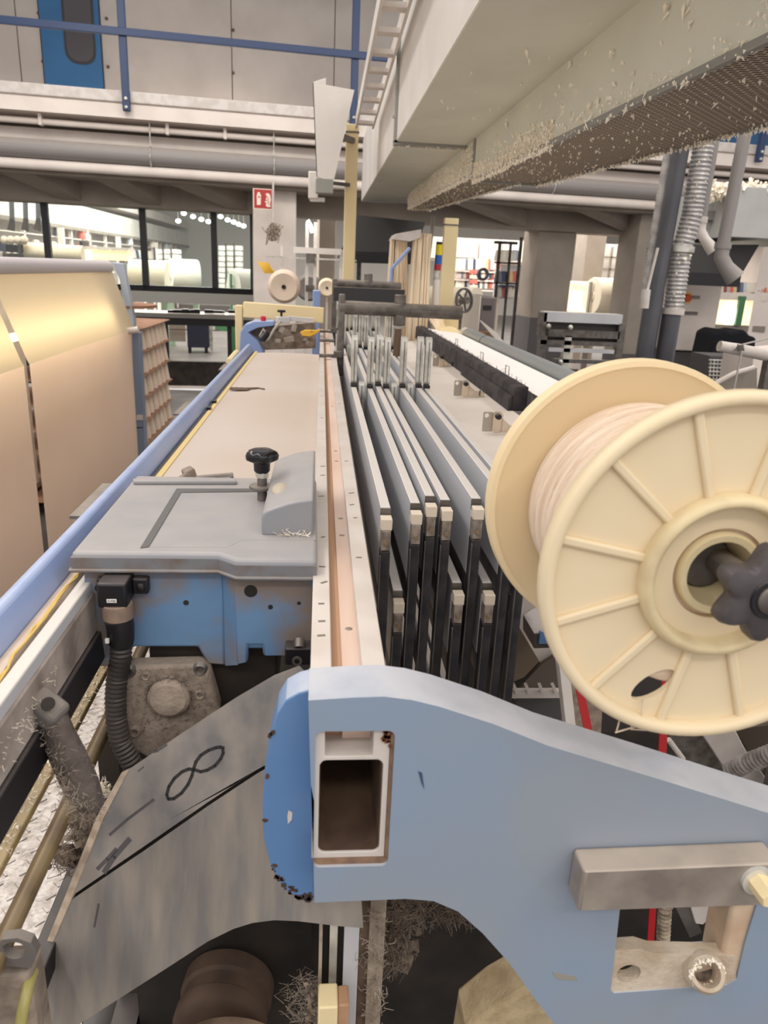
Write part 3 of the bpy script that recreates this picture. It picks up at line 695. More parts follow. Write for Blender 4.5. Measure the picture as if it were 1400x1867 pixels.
# ------------------------------------------------------------------ far hall behind the strip window
fdct = thing('panelled_duct', 'white panelled air duct receding above the far creels, seen through the strip window', 'duct', (-4, 14, 2.3))
zb_ = P(149, 416, X=-4.0).z; zt_ = P(240, 399, X=-4.0).z
for i in range(13):
    y = 8.75 + i * 1.2
    MB().box(-4.5, -4.0, y, y + 1.17, zb_, zt_).build('panel', galv_l, fdct)
MB().box(-4.6, -3.97, 8.7, 24, zt_ + .12, zt_ + .3).build('upper_rail', conc, fdct)
MB().box(-4.02, -3.97, 8.7, 24, zb_ - .05, zb_).build('lower_rail', conc_d, fdct)
cr = thing('creel', 'pale creel frame under the far panelled duct, behind the strip window', 'creel', (-4, 14, .352))
for z in (1.35, 1.62, 1.88): MB().box(-4.05, -4.0, 9, 23, z - .015, z).build('shelf_rail', conc, cr)
for i in range(14): MB().box(-4.05, -4.0, 9 + i, 9.05 + i, .352, zb_ - .05).build('upright', conc, cr)
for y in (9.6, 12.2, 15.5, 19): MB().box(-3.96, -3.88, y, y + .08, .352, zb_ - .055).build('support', conc, cr)
MB().box(-4.4, -4.3, 8.7, 23.5, .352, 2.1).build('back_panel', M('pale_backing', (196, 188, 182), .9), cr)
cols = [(226, 214, 200), (214, 120, 110), (120, 124, 140), (232, 222, 206), (196, 184, 176), (70, 74, 92), (236, 226, 210), (150, 90, 84), (226, 200, 150), (206, 210, 214)]
cn_ = 'cream pink slate ivory taupe navy white maroon sand grey'.split()
bm_ = [M('bobbin_%d' % i, c, .9) for i, c in enumerate(cols)]
for i in range(54):
    y = 9.1 + i * .235 + random.uniform(-.03, .03); z = random.choice((1.35, 1.62, 1.62, 1.88)); m_ = bm_[random.randrange(len(bm_))]
    t = MB().lathe([(0, 0), (.07, 0), (.075, .02), (.05, .17), (.02, .18), (0, .18)], (-4.02, y, z), (0, 0, 1), 8)
    t.build('far_bobbin', m_, label='%s bobbin on far left creel, %s in the row, %s shelf' % (cn_[bm_.index(m_)], ordw(i + 1), {1.35: 'lower', 1.62: 'middle', 1.88: 'upper'}[z]), cat='bobbin', group='bobbins on the far creel, left')
for i, (px, py) in enumerate(((335, 389), (352, 395), (367, 400), (380, 404), (325, 403), (402, 395), (415, 401), (426, 405), (435, 409), (444, 412))):
    p = P(px, py, Y=15)
    t = thing('hall_lamp', 'round glowing far hall lamp, %s from the left in the %s row' % ((ordw(i + 1), 'left') if i < 5 else (ordw(i - 4), 'right')), 'lamp', p, 'far hall lamps')
    MB().ball(p, .05, 12, 8, (1, 1, .75)).build('bulb', lampfar, t); MB().tube([p + Vector((0, 0, .03)), (p.x, p.y, 3.6)], .003, 5).build('stem', conc_d, t)
def roll(px, py, Y, r, L, ang, mat, lab, frame):
    c = P(px, py, Y=Y); d = Vector((math.cos(ang), math.sin(ang), 0))
    t = thing('cloth_roll', lab, 'cloth roll', (c.x, c.y, .352))
    MB().lathe([(0, 0), (r * .25, 0), (r * .26, .01), (r * .97, .005), (r, .02), (r, L - .02), (r * .97, L), (0, L)], c, d, 28).build('cloth', mat, t)
    u = d.orthogonal()
    MB().bar(c - d * .03 - Vector((0, 0, r * 1.1)), c - d * .03 + Vector((0, 0, r * .75)), .05, .02, d).build('stand_post', frame, t)
    b = Vector((c.x, c.y, c.z - r * 1.1))
    MB().bar(b - d * .05, b + d * (L + .05), .08, .04).build('stand_beam', frame, t)
    for k in (0, L * .9): MB().box(b.x + d.x * k - .04, b.x + d.x * k + .04, b.y + d.y * k - .04, b.y + d.y * k + .04, .352, b.z).build('stand_leg', frame, t)
    return t
rw = M('roll_cloth', (226, 224, 214), .9); rc = M('roll_cloth_cream', (232, 220, 198), .9)
roll(310, 503, 12, .25, .42, .35, rw, 'white cloth roll on a green stand, middle of the strip window', M('pale_green_stand', (150, 170, 150), .6))
roll(238, 508, 11.2, .26, .5, .05, rc, 'cream cloth roll seen through the strip window, nearest the lit cloth', M('pale_green_stand', (150, 170, 150), .6))
roll(425, 528, 10.6, .27, .35, .5, rw, 'white cloth roll with a dark green post, right end of the strip window', green)
rk = thing('shelf_rack', 'white rack of stacked boxes with dark uprights, behind the cloth rolls', 'rack', P(410, 520, Y=14))
for r_ in range(8):
    for c_ in range(3):
        pb(MB(), 398 + c_ * 15, 448 + r_ * 10, 410 + c_ * 15, 456 + r_ * 10, 14, .3).build('box', rw, rk)
for x in (395, 411, 426): pb(MB(), x, 444, x + 2, 530, 13.95, .04).build('upright', dark, rk)
rk2 = dup(rk, (-1.2, .6, -.1), 'white rack of stacked boxes left of the dark-posted window bay, further back')
lt = thing('inspection_lamp_box', 'warm lit inspection light box above the left cloth, beyond the strip window', 'light box', P(192, 475, Y=10.5))
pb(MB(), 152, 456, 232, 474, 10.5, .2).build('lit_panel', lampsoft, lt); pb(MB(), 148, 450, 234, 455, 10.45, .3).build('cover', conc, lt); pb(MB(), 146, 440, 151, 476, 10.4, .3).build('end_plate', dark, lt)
pb(MB(), 153, 456, 161, 473, 10.48, .02).build('lamp_tube', lampw, lt)
for x_ in (165, 222): q = P(x_, 474, Y=10.6); MB().box(q.x - .03, q.x + .03, 10.58, 10.64, .352, q.z).build('leg', conc_d, lt)
for i, (x, lab) in enumerate(((20, 'leftmost'), (45, 'second'), (68, 'third'))):
    t = thing('hanging_hose', 'dark hanging suction hose left of the window post, %s of three' % lab, 'hose', P(x, 415, Y=10.2))
    MB().tube([(P(x, 330, Y=10.2).x, 10.2, 3.6), P(x, 330, Y=10.2), P(x + 2, 400, Y=10.2)], .03, 10).build('pipe', pvc_d, t)
    MB().tube([P(x + 2, 398, Y=10.2), P(x + 2, 406, Y=10.2), P(x, 420, Y=10.2)], [.03, .034, .045], 10).build('nozzle', dark, t)
t = thing('dark_winder', 'dark blue winding unit with white parts at the left edge of the strip window', 'machine', P(22, 475, Y=9.8))
pb(MB(), 10, 446, 42, 460, 9.8, .3).build('head', navy, t); pb(MB(), 5, 462, 40, 475, 9.85, .3).build('bed', steel_d, t)
for i in range(4): MB().ball(P(8 + i * 12, 438, Y=9.75), .05, 8, 6).build('yarn_ball', conem, t)
t = thing('warp_beam', 'pale warp beam lying behind the dark window post on the left', 'beam', P(95, 470, Y=9.9))
MB().tube([P(46, 457, Y=9.9), P(152, 464, Y=9.9)], .1, 16).build('beam_body', skein, t); MB().tube([P(40, 457, Y=9.9), P(46, 457, Y=9.9)], .13, 16).build('end_flange', steel_d, t)
# under the strip window
t = thing('transport_cart', 'dark navy cart with a blue label and castors beyond the pallet of cones', 'cart', BX @ Vector((PB(365, 650, 2.9)[0], 2.9, .352)))
bb(mz(), 341, 590, 381, 634, 2.9, .35).build('bin', navy, t, bevel=.01)
for x in (346, 376): bb(mz(), x - 3, 634, x + 3, 646, 2.92, .05).build('castor', black, t)
bb(mz(), 382, 590, 388, 640, 2.95, .05).build('handle', steel, t)
t = thing('work_bench', 'long black work bench with small parts on it under the strip window', 'bench', BX @ Vector((PB(360, 600, 1.2)[0], 1.2, .0)))
bb(mz(), 200, 572, 470, 580, 1.2, .5).build('top', galv_f, t); bb(mz(), 200, 580, 470, 593, 1.22, .46).build('apron', black, t)
for x in (415, 300): bb(mz(), x, 590, x + 8, 690, 1.3, .05).build('leg', black, t)
m = mz()
for i in range(14):
    u, z = PB(random.uniform(300, 425), 571, 1.3); m.box(u, u + random.uniform(.05, .14), 1.3, 1.4, z, z + random.uniform(.02, .05))
m.build('loose_parts', black, t)
t = thing('low_partition', 'low pale grey partition board beside the navy cart', 'partition', BX @ Vector((PB(320, 640, 3.2)[0], 3.2, .352)))
bb(mz(), 270, 588, 338, 622, 3.6, .04).build('board', conc_d, t); bb(mz(), 270, 600, 400, 602, 3.5, .03).build('rail', chip, t)
bb(mz(), 392, 588, 425, 604, 3.6, .04).build('green_board', green, t)
# pallet of yarn cones
PX, PY0, PY1 = -1.15, 4.66, 5.96
pl = thing('cone_pallet', 'wooden pallet under the stacked yarn cones beyond the backlit cloth', 'pallet', (-1.55, 5.3, 0))
for k in range(7): MB().box(-1.95 + k * .117, -1.95 + k * .117 + .09, PY0, PY1, .1, .125).build('deck_board', board, pl)
for x in (-1.9, -1.55, -1.2): MB().box(x - .04, x + .04, PY0, PY1, 0, .1).build('bearer', board, pl)
pitch = .150; cp = None; NT = 'first second third fourth fifth sixth seventh eighth ninth'.split()
for L in range(8):
    z = .125 + L * pitch; ny = 9 if L < 7 else 2
    for j in range(ny):
        for i in range(6):
            if L < 6 and i and not (j == 0 and i < 3): continue          # the heart of the stack is out of sight
            if i > 3: continue
            x = PX - .068 - i * .138; y = PY0 + .07 + j * .142 + random.uniform(-.006, .006)
            if i == 0: x += random.uniform(-.008, .004)
            lab = 'cream yarn cone, %s tier from floor, %s back, %s' % (NT[L], NT[j], 'aisle face of stack' if i == 0 else NT[i] + ' row into stack')
            if cp is None:
                cp = thing('yarn_cone', lab, 'yarn cone', (x, y, z), 'yarn cones stacked on the pallet')
                MB().lathe([(.058, 0), (.062, .006), (.044, .128), (.036, .136), (.022, .138)], (x, y, z), (0, 0, 1), 12).build('yarn', conem, cp)
                MB().lathe([(.024, -.0), (.022, .146), (.016, .146), (.016, 0)], (x, y, z), (0, 0, 1), 10, True).build('paper_core', board, cp)
            else: dup(cp, Vector((x, y, z)) - W0[cp.name], lab)
    if L < 7:
        y1_ = PY1 if L < 6 else PY1
        MB().prism(rrect(PX - .84, PX + .002, PY0 - .01, y1_ + .01, .05), z + .1462, z + .150, 'z').build('layer_board', board, label='brown layer board over the %s tier of yarn cones' % NT[L], cat='board', group='layer boards between the cones')
MB().prism(circ(PX - .16, PY0 + .16, .30, .26, 32), .125 + 8 * pitch - .003, .125 + 8 * pitch + .012, 'z').build('layer_board', board, label='rounded brown board topping the cone stack', cat='board')

# ------------------------------------------------------------------ right half of the hall, behind the columns
rd = thing('panelled_duct', 'white panelled duct above the colourful creels right of the cream post', 'duct', P(900, 460, Y=12))
for i in range(4):
    pb(MB(), 790 + i * 42, 432 + i * 2, 830 + i * 42, 472 + i * 2 - (4 if i == 1 else 0), 12 + i * .1, .5).build('panel', galv_l, rd)
pb(MB(), 780, 474, 960, 480, 12, .5).build('lower_rail', conc_d, rd)
cr2 = thing('creel', 'dark upright creel frame left of the grey concrete column', 'creel', P(905, 560, Y=9))
for q in ((902, 440, 906, 640), (940, 432, 944, 640), (922, 440, 925, 640)): pb(MB(), *q, 9, .05).build('upright', dark, cr2)
for q in ((902, 440, 944, 445), (902, 478, 944, 481), (902, 515, 944, 518)): pb(MB(), *q, 9, .05).build('shelf_rail', dark, cr2)
pb(MB(), 910, 490, 938, 545, 9.3, .3).build('pale_module', galv_l, cr2); pb(MB(), 908, 520, 940, 534, 9.1, .2).build('grey_module', blue_d, cr2)
sv = thing('creel_shelves', 'pale creel shelves with coloured bobbins, right of the cream post', 'shelves', P(870, 540, Y=11.5))
for py in (492, 508, 526): a = P(828, py, Y=11.5); b = P(912, py, Y=11.5); MB().box(a.x, b.x, 11.4, 11.6, a.z - .022, a.z - .002).build('shelf', conc, sv)
for px in (830, 870, 910): a = P(px, 488, Y=11.6); MB().box(a.x, a.x + .04, 11.58, 11.62, .352, a.z).build('upright', conc_d, sv)
for i in range(46):
    px = 835 + i * 1.53; py = (492, 508, 526)[i % 3]; q_ = random.randrange(10); p = P(px, py, Y=11.5)
    MB().lathe([(0, 0), (.07, 0), (.075, .02), (.05, .15), (0, .16)], p, (0, 0, 1), 8).build('far_bobbin', bm_[q_], label='%s bobbin right of cream post, %s shelf, %s from left' % (cn_[q_], ('upper', 'middle', 'lower')[i % 3], ordw(i // 3 + 1)), cat='bobbin', group='bobbins on the far creel, right')
for i in range(12):
    px = 908 + (i % 4) * 10; py = (476, 514, 542)[i // 4]; p = P(px, py, Y=9.1)
    MB().lathe([(0, 0), (.05, 0), (.055, .02), (.035, .12), (0, .125)], p, (0, 0, 1), 8).build('far_bobbin', bm_[(i * 3) % len(bm_)], label='%s bobbin on the dark creel frame, %s shelf, %s from the left' % (cn_[(i * 3) % 10], ('upper', 'middle', 'lower')[i // 4], NT[i % 4]), cat='bobbin', group='bobbins on the dark creel frame')
for k in range(4):
    p = P(863, 499 + k * 9, Y=11.3); MB().lathe([(0, 0), (.06, 0), (.06, .05), (0, .05)], p, (0, 0, 1), 12).build('striped_bobbin', bm_[1] if k % 2 == 0 else bm_[0], label=('red' if k % 2 == 0 else 'white') + ' bobbin, %s from the top of the striped pile' % 'first second third fourth'.split()[k], cat='bobbin')
p = P(880, 500, Y=10.8); MB().lathe([(.05, -.02), (.09, -.02), (.09, .02), (.05, .02)], p, (.3, -1, 0), 18, True).build('black_ring', black, label='black ring hanging on the creel right of the striped bobbins', cat='ring')
t = thing('far_beam_roll', 'pale cream beam roll lying behind the cream post', 'roll', P(820, 560, Y=7))
MB().tube([P(775, 548, Y=7.6), P(868, 552, Y=7.2)], .14, 18).build('roll', rc, t); pb(MB(), 780, 575, 860, 600, 7.3, .2).build('base', steel_d, t)
roll(1078, 540, 10, .24, .7, .2, rc, 'cream cloth roll between the two concrete columns', conc_d)
t = thing('lit_loom_front', 'warm lit cloth between the concrete columns', 'light box', P(1110, 565, Y=11))
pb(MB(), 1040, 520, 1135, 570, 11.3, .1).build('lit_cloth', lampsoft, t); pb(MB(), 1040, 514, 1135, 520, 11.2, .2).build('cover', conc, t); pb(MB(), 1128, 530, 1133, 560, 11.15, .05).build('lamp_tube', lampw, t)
t = thing('lit_loom_front', 'warm lit cloth with a green post beyond the switch cabinet', 'light box', P(1345, 595, Y=9.5))
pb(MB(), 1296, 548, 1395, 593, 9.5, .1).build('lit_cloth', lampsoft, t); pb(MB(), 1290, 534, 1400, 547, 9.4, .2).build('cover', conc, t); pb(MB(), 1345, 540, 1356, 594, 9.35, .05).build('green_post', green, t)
pb(MB(), 1328, 562, 1340, 590, 9.45, .03).build('lamp_tube', lampw, t); pb(MB(), 1290, 593, 1395, 604, 9.4, .2).build('lower_rail', conc_d, t)
for i in range(16):
    p = P(1312 + i * 6, 533, Y=9.45); MB().lathe([(0, 0), (.05, 0), (.055, .02), (.03, .12), (0, .125)], p, (0, 0, 1), 8).build('far_bobbin', bm_[(i * 7) % len(bm_)], label='%s bobbin above lit cloth beyond switch cabinet, %s from left' % (cn_[(i * 7) % 10], ordw(i + 1)), cat='bobbin', group='bobbins above the lit cloth on the right')
t = thing('white_wall_unit', 'white panelled unit behind the hood at the right edge', 'unit', P(1370, 510, Y=10.5)); pb(MB(), 1330, 440, 1420, 520, 10.6, .1).build('panel', galv_l, t); pb(MB(), 1375, 440, 1378, 520, 10.55, .05).build('pipe', conc_d, t)
t = thing('white_wall_unit', 'white panelled unit between the concrete columns', 'unit', P(1115, 500, Y=12.5)); pb(MB(), 1090, 445, 1145, 512, 12.6, .1).build('panel', galv_l, t)
for q in ((1112, 450, 1115, 510), (1095, 468, 1145, 471), (1095, 490, 1145, 493)): pb(MB(), *q, 12.5, .04).build('pipe', conc_d, t)
t = thing('dark_hose', 'dark thick hose hanging between the concrete columns', 'hose', P(1138, 500, Y=9)); MB().tube([(P(1141, 440, Y=11).x, 11, 3.58), P(1141, 440, Y=11), P(1134, 512, Y=11)], .055, 10).build('hose', pvc_d, t); MB().tube([P(1134, 510, Y=11), P(1133, 522, Y=11)], [.05, .03], 10).build('nozzle', dark, t)
# right edge: black cover cloth, basket, tied white tube
t = thing('draped_black_cover', 'black cloth cover with a ragged top draped below the lit cloth', 'cover', P(1330, 640, Y=5.6))
pts = [P(x, y, Y=5.6) for x, y in ((1292, 650), (1302, 608), (1318, 600), (1336, 606), (1358, 601), (1368, 612), (1380, 616), (1376, 650))]
MB().prism([(p.x, p.z) for p in pts], 5.6, 5.9).build('cloth', M('black_cloth', (18, 18, 24), .95), t, bevel=.02)
t = thing('wire_basket', 'grey wire basket below the black cover', 'basket', P(1330, 700, Y=4.6))
m = MB()
for i in range(11): m.tube([P(1296 + i * 6.4, 655, Y=4.6), P(1292 + i * 6.4, 715, Y=4.6)], .004, 5)
for j in range(8): m.tube([P(1292, 656 + j * 7, Y=4.595), P(1362, 659 + j * 7, Y=4.595)], .004, 5)
m.build('wire_grid', steel, t); pb(MB(), 1288, 650, 1364, 720, 4.66, .25).build('liner', conc_k, t)
t = thing('tied_tube', 'white tube with a string tied round it at the right edge', 'tube', P(1360, 655, Y=3.0))
MB().tube([P(1311, 631, Y=3.0), P(1345, 637, Y=3.0), P(1420, 652, Y=3.0)], [.022, .024, .026], 12).build('tube', white, t)
MB().tube([P(1332, 640, Y=2.98), P(1354, 628, Y=2.97), P(1440, 607, Y=2.97)], .004, 6).tube([P(1352, 642, Y=2.97), P(1346, 670, Y=2.97), P(1337, 715, Y=2.97)], .004, 6).build('string', cable, t)
m = MB()
for i in range(14): m.tube([P(1350 + random.uniform(-7, 7), 633 + random.uniform(-5, 8), Y=2.96) for _ in range(3)], .003, 5)
m.build('knot', steel_d, t)
t = thing('machine_cover', 'grey machine cover with a pale rim at the right edge behind the spool', 'cover', P(1380, 720, Y=3.6))
pts = [P(x, y, Y=3.6) for x, y in ((1375, 648), (1460, 640), (1460, 780), (1352, 780))]
MB().prism([(p.x, p.z) for p in pts], 3.6, 3.9).build('panel', conc, t, bevel=.006)
m = MB(); m.tube([P(x, y, Y=3.4) for x, y in ((1290, 712), (1310, 696), (1340, 680), (1375, 670))], .012, 8); m.build('rim', white, t)
pts = [P(x, y, Y=3.45) for x, y in ((1292, 712), (1312, 697), (1342, 681), (1380, 671), (1380, 770), (1292, 770))]
MB().prism([(p.x, p.z) for p in pts], 3.45, 3.5).build('side_plate', conc_d, t)
# ------------------------------------------------------------------ left: backlit cloth
XC = -1.1
lf = thing('backlit_cloth_stand', 'tall cloth inspection stand with glowing lamp and blue-grey end frame, left of the loom', 'cloth stand', (XC - .25, 3, 0))
za, zb2, zc2 = 1.575, 1.205, .12       # top, fold, bottom
XT = XC - .115
def cl(u, v, y0, y1):
    y = y0 + (y1 - y0) * u
    if v < .06: k = v / .06; return (XT - .05 + .05 * k, y, za - .02 + .008 * math.sin(k * 3.14))
    if v < .5: k = (v - .06) / .44; return (XT + (XC - XT) * k, y, za - .02 + (zb2 - za + .02) * k)
    k = (v - .5) / .5; return (XC + .004 * math.sin(y * 3), y, zb2 + (zc2 - zb2) * k)
yg0 = P(50, 690, X=XC).y
lowc = M('lower_cloth', (238, 216, 202), .95, col2=(232, 210, 194), scale=1.2, spec=.1, trans=.5)
for (ya, yb) in ((yg0 + .028, 4.6), (.9, yg0 - .028)):
    MB().grid(lambda u, v: cl(u, v * .5, ya, yb), 16, 24).build('lit_cloth_panel', backlit, lf, smooth=30)
    MB().grid(lambda u, v: cl(u, .5 + v * .5, ya, yb), 16, 16).build('lower_cloth_panel', lowc, lf, smooth=30)
rc_ = P(215, 490, X=XC - .2)
MB().tube([(XT - .012, .9, 1.552), (XT - .012, 4.58, 1.552)], .036, 20).build('top_roller', M('grey_white_roller', (206, 198, 200), .5), lf)
MB().tube([(XC - .115, 1.0, 1.285), (XC - .115, 4.3, 1.285)], .016, 10).build('lamp_tube', M('stand_lamp', (255, 240, 200), emit=13), lf)
MB().box(XC - .6, XC - .58, .9, 4.45, .3, 1.55).build('back_reflector', white, lf)
pts = [P(x, y, Y=4.62) for x, y in ((205, 478), (224, 480), (245, 588), (243, 600), (232, 598), (218, 510))]
MB().prism([(p.x, p.z) for p in pts], 4.62, 4.68).build('upper_bracket', M('pale_blue_grey', (182, 192, 208), .4), lf, bevel=.004)
c = P(243, 604, Y=4.46); MB().tube([c + Vector((-.03, 0, 0)), c + Vector((.03, 0, .01))], .02, 10).build('pivot', white, lf)
pts = [P(x, y, Y=4.5) for x, y in ((240, 608), (253, 606), (262, 782), (246, 782))]
MB().prism([(p.x, p.z) for p in pts], 4.5, 4.58).build('end_frame', M('blue_grey_frame', (124, 140, 164), .45), lf, bevel=.004)
MB().box(pts[2].x - .05, pts[2].x, 4.5, 4.58, 0, pts[2].z + .01).build('leg', M('blue_grey_frame', (124, 140, 164), .45), lf)
MB().box(XC - .6, XC - .5, .9, 1.0, 0, 1.55).build('leg', blue_l, lf)
pb(MB(), 249, 757, 260, 766, 4.49, .01).build('rating_plate', white, lf)

# ------------------------------------------------------------------ the loom
LM = thing('weaving_loom', 'wide blue weaving loom with a white top rail, grey-lidded drive box and blue end bracket', 'loom', (.1, 2.4, 0))
YE = 4.35
# front (cloth) beam: long blue profile, felt strip and channel
def strip(name, sec, mat, y0=-.3, y1=3.3, bevel=.002, close=True):
    return MB().prism(sec, y0, y1).build(name, mat, LM, bevel=bevel)
strip('front_beam', [(-.322, 1.255), (-.318, 1.270), (-.310, 1.2745), (-.303, 1.272), (-.292, 1.247), (-.296, 1.2), (-.322, 1.2)], blue_l, bevel=.003)
strip('felt_strip', [(-.2915, 1.243), (-.279, 1.2445), (-.277, 1.22), (-.2915, 1.22)], M('felt', (222, 202, 186), .95, col2=(206, 186, 168), scale=30), y1=1.05, bevel=0)
strip('channel_flange', [(-.2735, 1.2455), (-.257, 1.2485), (-.2555, 1.235), (-.2735, 1.235)], alu, y1=1.02)
strip('channel_web', [(-.258, 1.236), (-.2535, 1.236), (-.2535, 1.187), (-.258, 1.187)], M('linty_steel_web', (186, 174, 166), .55, .05, col2=(134, 122, 114), scale=14, bump=.3), y1=1.1)
strip('black_guide', [(-.256, 1.186), (-.250, 1.186), (-.248, 1.150), (-.256, 1.150)], black, y1=1.2)
strip('groove_back', [(-.279, 1.236), (-.2735, 1.236), (-.2735, 1.15), (-.279, 1.15)], dark, y1=1.05, bevel=0)
m = MB()
for k in range(3):
    pts = []
    for i in range(26):
        y = .35 + i * .026; pts.append((-.2765 + random.uniform(-.0025, .0025) - .003 * (y > .62), y, 1.2455 + random.uniform(0, .002)))
    m.tube(pts, .0012, 5)
m.build('yellow_twine', M('yellow_twine', (222, 190, 110), .9), LM)
for y in (.98, 1.72, 2.5):
    MB().box(-.335, -.318, y, y + .16, 1.262, 1.2665).build('hinge_strip', steel_d, LM)
for y in (2.75,): MB().tube([(-.33, y, 1.262), (-.335, y + .3, 1.262)], .012, 8).build('pad_roll', paint_c, LM)
m = MB()
for i in range(150): m.hair((-.2525, random.uniform(.36, .66), random.uniform(1.19, 1.225)), random.uniform(.002, .006), .0003, (1, random.gauss(0, .6), random.gauss(0, .8)))
m.build('lint', lintm, LM, kind='stuff')
# selvedge black line and yellow edge along the cloth
MB().box(-.291, -.2835, 1.1, 3.3, 1.238, 1.2425).build('rubber_edge', black, LM)
MB().box(-.2825, -.272, 1.1, 3.3, 1.2405, 1.2435).build('selvedge_tape', M('yellow_tape', (226, 200, 140), .9), LM)
for y in (1.9, 2.0): MB().box(-.287, -.277, y, y + .02, 1.2425, 1.25).build('edge_clip', black, LM)
# top rail: white channel on a box section with a timber inset
yr0, yr1 = .52, 4.3
MB().prism([(-.001, 1.112), (.0625, 1.112), (.0625, 1.262), (.061, 1.27), (.041, 1.27), (.040, 1.263), (.0485, 1.262), (.0485, 1.2164), (.0085, 1.2164), (.0085, 1.262), (.0145, 1.263), (.0135, 1.27), (-.0045, 1.27), (-.0045, 1.255), (-.001, 1.24)], yr0, yr1,
           holes=[rrect(.0045, .0575, 1.118, 1.2125, .006)]).build('top_rail', white, LM, bevel=.0015)
MB().prism(rrect(.0047, .0573, 1.1182, 1.2123, .006), .522, 4.2, holes=[rrect(.0052, .0568, 1.1187, 1.2118, .006)]).build('tube_lining', M('dusty_tube_inside', (120, 96, 76), .9, col2=(84, 64, 52), scale=12), LM)
RAIL = bpy.data.objects['top_rail']
MB().box(.009, .0237, .55, yr1 - .02, 1.2164, 1.2595).build('timber_inset', timber, RAIL)
MB().box(.0237, .048, .545, yr1 - .02, 1.2164, 1.2618).build('timber_inset', timber2, RAIL)
m = MB()
for (x, y, z) in [(.004, .63, 1.2702), (.006, .66, 1.2702), (.004, .70, 1.2702), (.007, .755, 1.2702), (.005, .80, 1.2702), (.006, .9, 1.2702), (.004, 1.08, 1.2702), (.006, 1.2, 1.2702), (.008, 1.26, 1.2702), (.050, .83, 1.2702), (.051, .98, 1.2702), (.050, 1.04, 1.2702), (.052, 1.1, 1.2702), (.050, 1.3, 1.2702), (.050, 1.9, 1.2702), (.006, 2.0, 1.2702), (.006, 1.7, 1.2702)]:
    for k in range(1):
        a = random.uniform(-.1, .7); L = random.uniform(.0025, .0045); c = Vector((x + random.uniform(-.001, .001), y + k * .006, z))
        m.bar(c - Vector((L * math.cos(a), L * math.sin(a), 0)), c + Vector((L * math.cos(a), L * math.sin(a), 0)), .0034, .0003)
m.build('pen_marks', M('faded_ink', (128, 116, 110), .7), RAIL, kind='stuff')
m = MB()
for y in (.66, .93, 1.0, 1.33, 1.41, 1.9): m.lathe([(0, .0004), (.0035, .0003), (.004, 0)], (.032, y, 1.2618), (0, 0, 1), 8)
m.build('nail_head', steel_d, RAIL, kind='stuff')
# blue end bracket: thick plate with a window for the rail
YP = .515
def pts2(l, Y=YP): return [(P(x, y, Y=Y).x, P(x, y, Y=Y).z) for x, y in l]
out = pts2([(562, 1277), (640, 1272), (700, 1270), (750, 1276), (800, 1288), (900, 1320), (1000, 1360), (1200, 1420), (1400, 1482), (1480, 1506)])
low = pts2([(1480, 1930), (1030, 1930), (1010, 1867), (975, 1822), (930, 1758), (880, 1702), (835, 1662), (790, 1643), (740, 1639), (573, 1646)])
win = pts2([(571.5, 1334), (700, 1330)]); wx0, wz1 = win[0]; wx1 = pts2([(714, 1450)])[0][0]; wz0 = pts2([(640, 1580)])[0][1]
hole1 = rrect(wx0 + .0015, wx1, wz0, wz1, .006)
op = pts2([(1131, 1655), (1113, 1808), (1330, 1793), (1385, 1625)])
op2 = pts2([(1131, 1650), (1122, 1730), (1113, 1806), (1119, 1811), (1325, 1796), (1343, 1785), (1358, 1720), (1392, 1610)])
MB().prism(out + low, YP, YP + .05, holes=[list(reversed(hole1)), op2]).build('end_bracket', blue, LM, bevel=.003, seg=3, smooth=30)
cap = pts2([(573, 1255), (545, 1262), (521, 1275), (505, 1300), (493, 1345), (483, 1400), (478, 1470), (481, 1530), (493, 1580), (515, 1618), (540, 1636), (560, 1642), (573, 1641)], .55)
MB().prism(cap, .55, .585).build('bracket_cap', blue_d, LM, bevel=.003, seg=3, smooth=30)
CAPO = bpy.data.objects['bracket_cap']
m = MB()        # paint chipped off the rim of the cap
for i in range(46):
    t = random.random(); k = 8 + t * 3.6; a = Vector((*cap[int(k)], 0)); b = Vector((*cap[min(int(k) + 1, 12)], 0)); p = a.lerp(b, k % 1)
    q = Vector((.012, .06 + 1.11, 0)); w = random.random() ** 2 * .008
    d = (Vector((.0, 1.17, 0)) - p).normalized(); c = p + d * w; r = random.uniform(.0008, .0032)
    n = random.randint(6, 8); m.prism([(c.x + r * random.uniform(.5, 1.2) * math.cos(j * 6.283 / n), c.y + r * random.uniform(.5, 1.2) * math.sin(j * 6.283 / n)) for j in range(n)], .5494, .5499)
for (px, py) in ((492, 1340), (497, 1336), (487, 1415), (483, 1495)):
    c = pts2([(px, py)], .55)[0]; r = .0028; m.prism([(c[0] + r * random.uniform(.5, 1.2) * math.cos(j), c[1] + r * random.uniform(.5, 1.6) * math.sin(j)) for j in range(6)], .5494, .5499)
m.build('chipped_paint', chip, CAPO, kind='stuff')
c = pts2([(529, 1490)], .55)[0]
MB().prism([(c[0] - .002, c[1] - .007), (c[0] + .0015, c[1] - .002), (c[0] + .002, c[1] + .005), (c[0] - .0015, c[1] + .008), (c[0] - .0025, c[1] + .002)], .5493, .5499).build('bare_scrape', white, CAPO)
BRK = bpy.data.objects['end_bracket']
